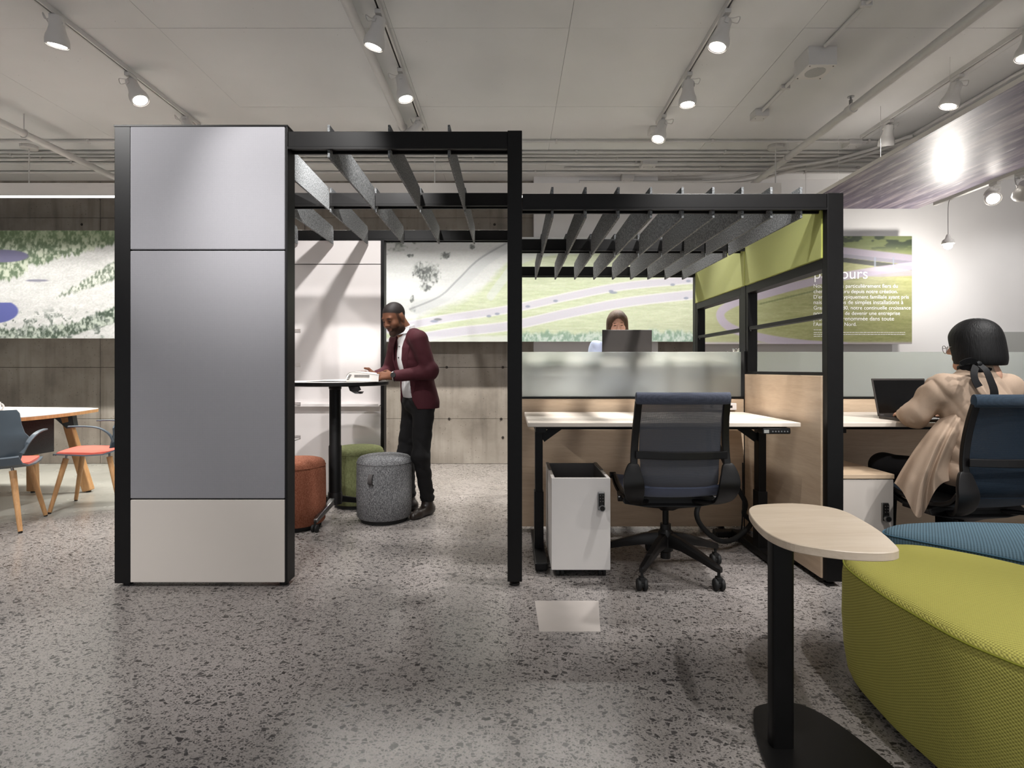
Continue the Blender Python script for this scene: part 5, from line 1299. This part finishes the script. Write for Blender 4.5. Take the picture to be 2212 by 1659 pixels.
def head_paint(V, c, R, s, skin, lips, brow, hairline=None, beard=None):
    q = (V-np.array(c)) @ R / s; x, y, z = q[:, 0], q[:, 1], q[:, 2]
    col = np.tile(np.array(skin, float), (len(V), 1))
    near = (np.abs(x) < 0.1) & (np.abs(y) < 0.14) & (np.abs(z) < 0.17)
    def put(m, rgb):
        m = np.where(near, np.clip(m, 0, 1), 0)[:, None]
        return col*(1-m) + np.array(rgb, float)*m
    face = y > 0.05
    if beard is not None:
        m = ss(-0.044, -0.062, z+0.30*np.maximum(0, 0.03-y)) * ss(-0.004, 0.008, y) * ss(-0.125, -0.115, z)
        m = np.maximum(m, ss(0.014, 0.006, np.abs(y-0.022))*(z < 0.05)*(z > -0.06)*(np.abs(x) > 0.045)*0.7); m = np.maximum(m, 0.7*ss(1.2, 0.9, np.hypot(x/0.028, (z+0.044)/0.006))*face)
        mouth = (np.hypot(x/0.024, (z+0.058)/0.012) < 1) & face
        col = put(np.where(mouth, 0, m*0.72), beard)
    col = put(ss(1.0, 0.7, np.hypot(x/0.024, (z+0.058)/0.012))*face*0.8, lips)
    ex = np.abs(np.abs(x)-0.031)
    col = put(ss(1.0, 0.6, np.hypot(ex/0.015, (z-0.005)/0.0055))*face, (52, 38, 34))
    col = put(ss(1.0, 0.5, np.hypot(ex/0.019, (z-0.027-0.004*(0.031-np.abs(x))/0.031)/0.0055))*face*0.9, brow)
    if hairline is not None:
        m = ss(-0.006, 0.006, z-(0.018+0.60*np.minimum(y, 0.09)))*ss(0.086, 0.078, np.hypot(np.abs(x)*0, 0))  if False else ss(-0.006, 0.006, z-(0.030+0.58*np.minimum(y, 0.09)))
        ear = (np.abs(x) > 0.072) & (y > -0.03) & (y < 0.015) & (z < 0.032)
        col = put(np.where(ear, 0, m), hairline)
    return col
def hand(b, w, d, nrm, thumb, curl=0.5, s=1.0):
    w = np.array(w, float); d = np.array(Vector(d).normalized()); t = Vector(thumb); t = np.array((t-Vector(d)*t.dot(Vector(d))).normalized()); n = np.cross(d, t); 
    if n @ np.array(nrm) < 0: n = -n                    # n points out of the palm
    for k in (-0.022, 0.0, 0.022): b.cone(w+d*0.012*s+t*k*0.6*s, w+d*0.082*s+t*k*s, 0.016*s, 0.0135*s, 0.015)
    for off, ln in ((0.031, 0.068), (0.0105, 0.076), (-0.0105, 0.070), (-0.031, 0.056)):
        p = w+d*0.084*s+t*off*s; a = 0.15
        for i, fr in enumerate((0.45, 0.32, 0.23)):
            a += curl*(0.7 if i == 0 else 0.8)
            q = p + (d*math.cos(a)+n*math.sin(a))*ln*fr*s
            b.cone(p, q, (0.0098-0.0008*i)*s, (0.0090-0.0008*i)*s, 0.004); p = q
    p = w+d*0.026*s+t*0.024*s; e = d*0.62+t*0.68+n*0.25; e /= np.linalg.norm(e)
    q = p+e*0.042*s; b.cone(p, q, 0.014*s, 0.0112*s, 0.012)
    e2 = d*0.9+t*0.2+n*0.35; e2 /= np.linalg.norm(e2); r = q+e2*0.030*s; b.cone(q, r, 0.0108*s, 0.0085*s, 0.005)
def cloth(name, rgb, var=0.10, rough=0.85, fold=0.35):
    m = NT(name); c = lin(rgb); v = m.coord()
    n = m.n('TexNoise', Scale=11.0, Detail=1.5, Distortion=0.3, Vector=m.coord((1.6, 1.6, 0.6), rot=(0.3, 0.5, 0))); f = m.n('TexNoise', Scale=420.0, Detail=1.0, Vector=v)
    m.set(color=m.ramp(f.outputs[0], [(0.3, tuple(x*(1-var) for x in c)), (0.7, tuple(min(1, x*(1+var)) for x in c))]), rough=rough, spec=0.25)
    return m.bump(n.outputs[0], fold*0.7, 0.012).m
# ---------------- the man at the high table
pm_ = thing('person', 'man in a burgundy blazer and black jeans reading at the high table', 'person', (-0.72, 4.28, 0))
Rm = frame((-0.80, -0.60)); mb0 = np.array((-0.72, 4.28, 0.0))
ML = lambda r, f, u: mb0 + Rm @ np.array((r, f, u))
hc = ML(0.0, 0.205, 1.535); Rh = frame((-0.56, -0.83), pitch=math.radians(-27), roll=math.radians(2))
sL, eL, wL = ML(-0.180, 0.095, 1.368), np.array((-0.605, 4.075, 1.125)), np.array((-0.868, 4.015, 1.098))
sR, eR, wR = ML(0.180, 0.095, 1.368), np.array((-0.985, 4.47, 1.13)), np.array((-1.06, 4.30, 1.098))
b = Body(0.0042)
head(b, hc, Rh, 1.0)
b.cone(ML(0, 0.10, 1.41), ML(0, 0.15, 1.47), 0.060, 0.056, 0.03)
b.ell(ML(0, 0.05, 1.25), (0.15, 0.095, 0.19), Rm).ell(ML(0, 0.01, 1.0), (0.13, 0.09, 0.2), Rm).cone(sL, sR, 0.045, 0.045)
for S, E_, W_ in ((sL, eL, wL), (sR, eR, wR)): b.chain([S, E_, W_], [0.046, 0.038, 0.027])
hips = {-1: ML(-0.085, 0.0, 0.90), 1: ML(0.085, 0.0, 0.90)}; knees = {-1: ML(-0.075, 0.02, 0.49), 1: np.array((-0.848, 4.435, 0.49))}; ankles = {-1: np.array((-0.662, 4.335, 0.09)), 1: np.array((-0.83, 4.47, 0.09))}; toes = {-1: np.array((-0.47, -0.88, 0)), 1: np.array((-0.97, 0.22, 0))}
for q in (-1, 1): b.chain([hips[q], knees[q], ankles[q]], [0.075, 0.048, 0.026]); b.cone(ankles[q]-np.array((0, 0, 0.05)), ankles[q]-np.array((0, 0, 0.055))+toes[q]*0.11, 0.026, 0.022)
hand(b, wL, (-1.0, 0.10, 0.02), (0.1, 0.55, -0.7), (-0.25, 0.65, 0.8), 0.32)
hand(b, wR, (-0.75, -0.65, -0.02), (0.2, 0.2, -1.0), (-0.6, -0.5, 0.5), 0.30)
SK = (106, 70, 52)
body_mesh('body', b, M['skin'], pm_, lambda V: head_paint(V, hc, Rh, 1.0, SK, (92, 54, 46), (28, 20, 18), (30, 25, 23), (34, 25, 21)))
# shirt
b = Body(0.005)
b.ell(ML(0, 0.05, 1.25), (0.165, 0.112, 0.20), Rm).ell(ML(0, 0.018, 1.02), (0.150, 0.106, 0.2), Rm).cone(ML(-0.15, 0.085, 1.385), ML(0.15, 0.085, 1.385), 0.052, 0.052, 0.05)
b.cone(ML(0, 0.095, 1.40), ML(0, 0.112, 1.475), 0.070, 0.068, 0.02)
b.cut(lambda X, Y, Z: Z-0.925)
b.cut(lambda X, Y, Z: 1.478 - 0.35*(-0.8*(X-mb0[0])-0.6*(Y-mb0[1])-0.11) - Z)
for S, E_, W_ in ((eL, wL, None), (eR, wR, None)):
    d = (E_-S)/np.linalg.norm(E_-S); b.cone(S+d*0.12, E_-d*0.018, 0.036, 0.036, 0.01)
shirt = cloth('white_shirt', (222, 221, 222), 0.03)
body_mesh('shirt', b, shirt, pm_)
for sgn in (-1, 1):         # collar wings
    MB().loft([[ML(sgn*0.012, 0.192, 1.405), ML(sgn*0.075, 0.13, 1.425), ML(sgn*0.078, 0.115, 1.475), ML(sgn*0.028, 0.178, 1.452)], [ML(sgn*0.012, 0.198, 1.403), ML(sgn*0.082, 0.136, 1.423), ML(sgn*0.084, 0.118, 1.475), ML(sgn*0.030, 0.186, 1.452)]]).build('collar', shirt, pm_)
for i, u in enumerate((1.41, 1.32, 1.235, 1.15, 1.06)):
    f = 0.05+0.115*math.sqrt(max(0.02, 1-((u-1.25)/0.2)**2)) if u > 1.2 else 0.132
    p = ML(0, f + (0.02 if u > 1.4 else 0.004), u); q = ML(0, f+0.006 + (0.02 if u > 1.4 else 0.004), u)
    MB().cyl(p, q, 0.006, n=10).build('shirt_button', M['ink'], pm_)
# blazer
b = Body(0.005)
b.ell(ML(0, 0.048, 1.25), (0.188, 0.128, 0.21), Rm).ell(ML(0, 0.012, 1.04), (0.170, 0.122, 0.19), Rm, 0.05).ell(ML(0, -0.012, 0.88), (0.188, 0.140, 0.18), Rm, 0.06)
b.cone(ML(-0.150, 0.085, 1.372), ML(0.150, 0.085, 1.372), 0.060, 0.060, 0.05)
for q in (-1, 1): b.cone(ML(q*0.05, 0.09, 1.425), ML(q*0.165, 0.09, 1.372), 0.050, 0.060, 0.04)
b.chain([sL, eL, wL+(eL-wL)*0.10], [0.070, 0.058, 0.043], 0.025); b.chain([sR, eR, wR+(eR-wR)*0.10], [0.070, 0.058, 0.043], 0.025)
b.ell(eL+np.array((0.004, 0, 0.02)), (0.062, 0.062, 0.062), None, 0.02)
b.cut(lambda X, Y, Z: Z-0.845+0.0*X)
b.cut(lambda X, Y, Z: 1.475-Z)
def opening(X, Y, Z):
    dx, dy = X-mb0[0], Y-mb0[1]
    r = Rm[0, 0]*dx+Rm[1, 0]*dy; f = Rm[0, 1]*dx+Rm[1, 1]*dy
    w = np.interp(Z, [0.84, 0.92, 1.02, 1.15, 1.30, 1.40, 1.46], [0.135, 0.100, 0.080, 0.074, 0.080, 0.080, 0.090]).astype(np.float32)
    return -np.minimum(np.minimum(w-np.abs(r), f-0.035), 0.05)      # positive outside the opening
b.cut(opening, 0.004)
b.ell(ML(0, 0.115, 1.475), (0.070, 0.080, 0.075), Rm, 0.01, 's')
blz = cloth('burgundy_wool', (64, 25, 32), 0.12, 0.8, 0.45)
body_mesh('blazer', b, blz, pm_, folds=(0.009, 12.0, 9.0, 9))
for sgn in (-1, 1):      # lapels
    fr = lambda u: 0.052+0.122*math.sqrt(max(0.05, 1-((u-1.25)/0.22)**2))
    pts = [(0.084, fr(1.40)-0.028, 1.42, 0.03), (0.104, fr(1.36)-0.010, 1.36, 0.05), (0.102, fr(1.31)-0.006, 1.31, 0.046), (0.092, fr(1.22)-0.006, 1.22, 0.032), (0.080, fr(1.12)-0.012, 1.12, 0.012)]
    rings = []
    for r, f, u, w in pts:
        rings.append([ML(sgn*(r-w/2), f+0.012, u), ML(sgn*(r+w/2), f-0.022, u), ML(sgn*(r+w/2), f-0.016, u), ML(sgn*(r-w/2), f+0.018, u)])
    MB().loft(rings).build('lapel', blz, pm_)
# jeans and boots
b = Body(0.006)
b.ell(ML(0, 0.0, 0.90), (0.158, 0.118, 0.12), Rm)
for q in (-1, 1):
    b.chain([hips[q], knees[q], ankles[q]+np.array((0, 0, 0.03))], [0.092, 0.068, 0.053], 0.035)
    for du, rr in ((0.05, 0.060), (0.10, 0.059)): b.ell(ankles[q]+np.array((0, 0, du)), (rr, rr, 0.022), None, 0.015)
b.cut(lambda X, Y, Z: Z-0.105)
body_mesh('jeans', b, cloth('black_denim', (24, 23, 24), 0.15, 0.85, 0.6), pm_, folds=(0.012, 14.0, 12.0, 3))
for q in (-1, 1):
    b = Body(0.006); a = ankles[q].copy(); a[2] = 0
    fw = toes[q]; up = np.array((0, 0, 1.0))
    b.cone(a-fw*0.035+up*0.04, a+fw*0.12+up*0.032, 0.044, 0.038, 0.03).cone(a+fw*0.12+up*0.03, a+fw*0.175+up*0.026, 0.038, 0.030, 0.02).cone(a+up*0.05, a+up*0.13, 0.048, 0.045, 0.03)
    b.cut(lambda X, Y, Z: Z-0.002)
    body_mesh('boot', b, plain('dark_brown_leather', (38, 30, 26), 0.4), pm_)
wd = (eL-wL)/np.linalg.norm(eL-wL); wc = wL+wd*0.012
MB().tube([Vector(wc+0.032*(math.cos(t)*np.array((0, 1, 0))+math.sin(t)*np.array((0, 0, 1)))) for t in np.linspace(0, 2*math.pi, 21)], 0.011, 6, ell=(1, 0.3), up=tuple(wd)).build('watch_strap', M['rubber'], pm_, smooth=True)
MB().cyl(wc+np.array((0, -0.028, 0.006)), wc+np.array((0, -0.041, 0.008)), 0.019, n=24).build('watch_face', M['black_plastic'], pm_, smooth=True)

# ---------------- the woman standing behind the screen
pw = thing('person', 'woman with brown hair and pale blue shirt behind the charcoal laptop', 'person', (0.95, 4.93, 0))
Rw = frame((-0.05, -1)); wb0 = np.array((0.95, 4.93, 0.0)); WL = lambda r, f, u: wb0 + Rw @ np.array((r, f, u))
hcw = WL(0.0, 0.04, 1.540); Rhw = frame((-0.08, -1), pitch=math.radians(-10), roll=math.radians(3))
sl, el, wl = WL(-0.185, 0.0, 1.345), WL(-0.25, 0.06, 1.085), WL(-0.09, 0.27, 1.228)
sr, er, wr = WL(0.185, 0.0, 1.345), WL(0.25, 0.06, 1.085), WL(0.09, 0.27, 1.228)
b = Body(0.0048); head(b, hcw, Rhw, 0.97, True)
b.ell(WL(0, 0, 1.2), (0.13, 0.085, 0.18), Rw).ell(WL(0, 0, 0.98), (0.12, 0.08, 0.2), Rw).cone(sl, sr, 0.038, 0.038).cone(WL(0, 0, 1.33), WL(0, 0.01, 1.42), 0.05, 0.046)
for S, E_, W_, t in ((sl, el, wl, -1), (sr, er, wr, 1)):
    b.chain([S, E_, W_], [0.038, 0.032, 0.022]); hand(b, W_, Rw @ np.array((-t*0.1, 1, -0.02)), (0, 0, -1), Rw @ np.array((-t, 0.2, 0)), 0.35, 0.92)
for q in (-1, 1): b.chain([WL(q*0.08, 0, 0.86), WL(q*0.085, 0.02, 0.46), WL(q*0.085, -0.01, 0.07)], [0.07, 0.046, 0.03]); b.cone(WL(q*0.085, -0.02, 0.03), WL(q*0.095, 0.13, 0.025), 0.026, 0.02)
SW = (216, 170, 150)
body_mesh('body', b, M['skin'], pw, lambda V: head_paint(V, hcw, Rhw, 0.97, SW, (186, 112, 108), (96, 72, 56)))
b = Body(0.006)
b.ell(WL(0, 0, 1.2), (0.155, 0.11, 0.2), Rw).ell(WL(0, 0, 0.98), (0.15, 0.105, 0.2), Rw, 0.05).cone(sl, sr, 0.052, 0.052, 0.05)
b.chain([sl, el, wl+(el-wl)*0.12], [0.062, 0.05, 0.036]); b.chain([sr, er, wr+(er-wr)*0.12], [0.062, 0.05, 0.036])
b.cut(lambda X, Y, Z: Z-0.84); b.ell(WL(0, 0.04, 1.40), (0.075, 0.08, 0.045), Rw, 0.01, 's')
body_mesh('shirt', b, cloth('pale_blue_shirt', (186, 196, 222), 0.04), pw, folds=(0.010, 14.0, 8.0, 6))
b = Body(0.007); b.ell(WL(0, 0, 0.88), (0.150, 0.11, 0.12), Rw)
for q in (-1, 1): b.chain([WL(q*0.08, 0, 0.86), WL(q*0.085, 0.02, 0.46), WL(q*0.085, -0.01, 0.10)], [0.088, 0.062, 0.046])
b.cut(lambda X, Y, Z: Z-0.07)
body_mesh('trousers', b, cloth('dark_trousers', (38, 38, 42)), pw)
for q in (-1, 1):
    b = Body(0.007); b.cone(WL(q*0.085, -0.03, 0.036), WL(q*0.095, 0.15, 0.030), 0.038, 0.032).cone(WL(q*0.085, -0.01, 0.04), WL(q*0.085, -0.01, 0.075), 0.04, 0.04); b.cut(lambda X, Y, Z: Z-0.002)
    body_mesh('shoe', b, M['rubber'], pw)
HG = lambda c, R, s, p: np.array(c) + R @ (np.array(p)*s)
def hair_mat(name, rgb):
    m = NT(name); c = lin(rgb); n = m.n('TexNoise', Scale=3.0, Detail=4.0, Vector=m.coord((60, 60, 4)))
    m.set(color=m.ramp(n.outputs[0], [(0.3, tuple(x*0.55 for x in c)), (0.7, tuple(min(1, x*1.5) for x in c))]), rough=0.55, spec=0.3).bump(n.outputs[0], 0.6, 0.004); return m.m
b = Body(0.0045); H = lambda p, r, k=0.03, op='u': b.ell(HG(hcw, Rhw, 1, p), r, Rhw, k, op)
H((0.0, -0.015, 0.040), (0.088, 0.108, 0.096)); H((-0.070, 0.005, -0.07), (0.026, 0.055, 0.13)); H((0.074, 0.005, -0.07), (0.028, 0.055, 0.13)); H((0, -0.07, -0.07), (0.085, 0.045, 0.15))
H((0.0, 0.105, -0.026), (0.061, 0.092, 0.098), 0.006, 's'); H((-0.018, 0.10, 0.0), (0.045, 0.05, 0.07), 0.006, 's')
body_mesh('hair', b, hair_mat('brown_hair', (78, 58, 42)), pw)

# ---------------- the woman seated on the right
ps = thing('person', 'woman with a black bob and tan blouse typing with her back turned', 'person', (2.44, 2.90, 0.46))
Rs = frame((-0.10, 1)); 
hcs = np.array((2.462, 2.93, 1.275)); Rhs = frame((-0.55, 0.83), pitch=math.radians(-8))
A = lambda *p: np.array(p, float)
s1, e1, w1 = A(2.275, 2.90, 1.055), A(2.185, 2.975, 0.900), A(2.262, 3.150, 0.892)
s2, e2, w2 = A(2.635, 2.92, 1.055), A(2.735, 3.00, 0.90), A(2.560, 3.150, 0.892)
b = Body(0.0052); head(b, hcs, Rhs, 1.0, True)
b.ell(A(2.45, 2.885, 0.94), (0.14, 0.095, 0.17), Rs).ell(A(2.44, 2.87, 0.72), (0.14, 0.10, 0.18), Rs).ell(A(2.44, 2.87, 0.58), (0.16, 0.12, 0.09), Rs).cone(s1, s2, 0.042, 0.042).cone(A(2.455, 2.90, 1.08), A(2.46, 2.90, 1.18), 0.055, 0.05)
for S, E_, W_, t in ((s1, e1, w1, 1), (s2, e2, w2, -1)):
    b.chain([S, E_, W_], [0.042, 0.036, 0.025]); hand(b, W_, (t*0.35, 0.9, -0.06), (0, 0, -1), (t, 0, 0.1), 0.3, 0.92)
lg = (([A(2.345, 2.90, 0.575), A(2.215, 3.26, 0.575), A(2.235, 3.28, 0.08)]), ([A(2.535, 2.90, 0.575), A(2.62, 3.28, 0.575), A(2.60, 3.28, 0.08)]))
for l in lg: b.chain(l, [0.075, 0.05, 0.032]); b.cone(l[2]-A(0, 0, 0.045), l[2]+A(0, 0.13, -0.05), 0.026, 0.02)
body_mesh('body', b, M['skin'], ps, lambda V: head_paint(V, hcs, Rhs, 1.0, (222, 176, 150), (190, 120, 110), (40, 30, 28)))
b = Body(0.0055)
b.ell(A(2.455, 2.885, 0.93), (0.185, 0.130, 0.19), Rs).ell(A(2.445, 2.87, 0.72), (0.185, 0.135, 0.20), Rs, 0.06).ell(A(2.44, 2.87, 0.60), (0.20, 0.15, 0.10), Rs, 0.06)
b.cone(s1+A(0.02, 0, 0.0), s2-A(0.02, 0, 0.0), 0.068, 0.068, 0.06).cone(A(2.455, 2.89, 1.08), A(2.46, 2.895, 1.155), 0.085, 0.068, 0.05)
b.chain([s1, e1, w1+(e1-w1)*0.10], [0.074, 0.068, 0.043], 0.035); b.chain([s2, e2, w2+(e2-w2)*0.10], [0.074, 0.068, 0.043], 0.035)
for u in (0.25, 0.5, 0.75):
    c = e1*(1-u)+w1*u; b.ell(c, (0.066-0.02*u, 0.012, 0.066-0.02*u), None, 0.012)
# loose tail hanging over the side of the seat
b.cut(lambda X, Y, Z: Z-0.53)
b.ell(A(2.458, 2.905, 1.165), (0.062, 0.065, 0.03), None, 0.01, 's')
tan = cloth('tan_blouse', (172, 150, 131), 0.05, 0.75, 0.4)
body_mesh('blouse', b, tan, ps, folds=(0.020, 17.0, 1.6, 4))
rows = []; NU = 40
lft = spline([(2062, 872, 0), (2020, 915, 0), (1982, 962, 0), (1950, 1010, 0), (1932, 1042, 0)], 8); rgt = spline([(2120, 872, 0), (2098, 915, 0), (2080, 962, 0), (2066, 1010, 0), (2072, 1050, 0)], 8)
nv = len(lft)
for j in range(nv):
    v = j/(nv-1); r1, r2 = [], []
    for i_ in range(NU+1):
        u = i_/NU
        px = lft[j].x*(1-u)+rgt[j].x*u; py = lft[j].y*(1-u)+rgt[j].y*u
        py += v*v*(62*math.exp(-((u-0.38)/0.20)**2) + 12*math.sin(u*5.0))          # pointed hem
        yy = 2.845 + 0.09*max(0, 0.35-v)/0.35 - 0.085*math.sin(math.pi*min(1, u*0.9+0.12)) + v*(0.020*math.sin(u*15+0.6)+0.012*math.sin(u*27+1.3)) + 0.06*(1-u)**3
        p = P(px, py, yy); r1.append(p); r2.append(p+Vector((0.002, 0.004, 0)))
    rows.append(r1+list(reversed(r2)))
MB().loft(rows).build('blouse_tail', tan, ps, smooth=True)
b = Body(0.006)
b.ell(A(2.44, 2.88, 0.57), (0.17, 0.13, 0.085), Rs)
for l in lg: b.chain([l[0], l[1], l[2]+A(0, 0, 0.03)], [0.092, 0.072, 0.05])
b.cut(lambda X, Y, Z: Z-0.09)
body_mesh('trousers', b, cloth('black_trousers', (20, 20, 22)), ps)
for l in lg:
    b = Body(0.007); q = l[2].copy(); q[2] = 0; b.cone(q+A(0, -0.03, 0.04), q+A(0, 0.15, 0.03), 0.04, 0.032).cone(q+A(0, 0, 0.05), q+A(0, 0, 0.09), 0.04, 0.042); b.cut(lambda X, Y, Z: Z-0.002)
    body_mesh('shoe', b, M['rubber'], ps)
b = Body(0.0045); H = lambda p, r, k=0.03, op='u': b.ell(HG(hcs, Rhs, 1, p), r, Rhs, k, op)
H((0, -0.018, 0.032), (0.104, 0.118, 0.112)); H((0, -0.022, -0.070), (0.116, 0.116, 0.125), 0.05)
Zc = hcs[2]-0.100
b.cut(lambda X, Y, Z: Z-Zc-0.06*(Y-hcs[1]))
H((0.0, 0.125, -0.05), (0.075, 0.085, 0.135), 0.006, 's'); H((0.0, -0.02, -0.10), (0.088, 0.088, 0.05), 0.01, 's')
body_mesh('hair', b, hair_mat('black_bob_hair', (9, 8, 9)), ps)
# glasses
for sgn in (-1, 1):
    MB().tube([Vector(HG(hcs, Rhs, 1, (sgn*0.034+0.026*math.cos(t), 0.112, -0.004+0.022*math.sin(t)))) for t in np.linspace(0, 2*math.pi, 21)], 0.0016, 6).build('glasses_rim', M['chrome'], ps)
    MB().tube([Vector(HG(hcs, Rhs, 1, (sgn*0.060, 0.112, 0.0))), Vector(HG(hcs, Rhs, 1, (sgn*0.078, 0.06, 0.004))), Vector(HG(hcs, Rhs, 1, (sgn*0.080, 0.0, 0.006)))], 0.0015, 6).build('glasses_temple', M['chrome'], ps)
# black ribbon tied at the nape
rib = cloth('black_ribbon', (14, 14, 16), 0.1, 0.6, 0.2)
MB().tube([Vector((2.458+0.074*math.cos(t), 2.90+0.074*math.sin(t), 1.150+0.006*math.sin(t))) for t in np.linspace(0, 2*math.pi, 29)], 0.014, 8, ell=(0.4, 1), up=(0, 0, 1)).build('ribbon_band', rib, ps, smooth=True)
YR = 2.79
def rp_(px, py, y): return P(px, py, y)
MB().lathe([(0.0, -0.018), (0.015, -0.012), (0.019, 0.0), (0.015, 0.012), (0.0, 0.018)], rp_(2112, 787, 2.80), 14, axis=(1, 0, 0)).build('ribbon_knot', rib, ps, smooth=True)
MB().strip(spline([rp_(2112, 787, 2.80), rp_(2095, 779, 2.785), rp_(2077, 786, 2.79), rp_(2080, 793, 2.80), rp_(2096, 792, 2.80), rp_(2112, 788, 2.80)], 6), (0, -0.3, 1), 0.030, 0.004).build('ribbon_loop', rib, ps, smooth=True)
MB().strip(spline([rp_(2108, 790, 2.79), rp_(2104, 806, 2.765), rp_(2107, 822, 2.752), rp_(2115, 836, 2.744)], 6), (1, 0, 0), [0.03+0.0006*i for i in range(19)], 0.003).build('ribbon_tail', rib, ps, smooth=True)
MB().strip(spline([rp_(2116, 788, 2.79), rp_(2130, 800, 2.765), rp_(2140, 822, 2.748), rp_(2147, 842, 2.738), rp_(2148, 857, 2.735)], 6), (1, 0, 0.2), [0.03+0.0005*i for i in range(25)], 0.003).build('ribbon_tail', rib, ps, smooth=True)
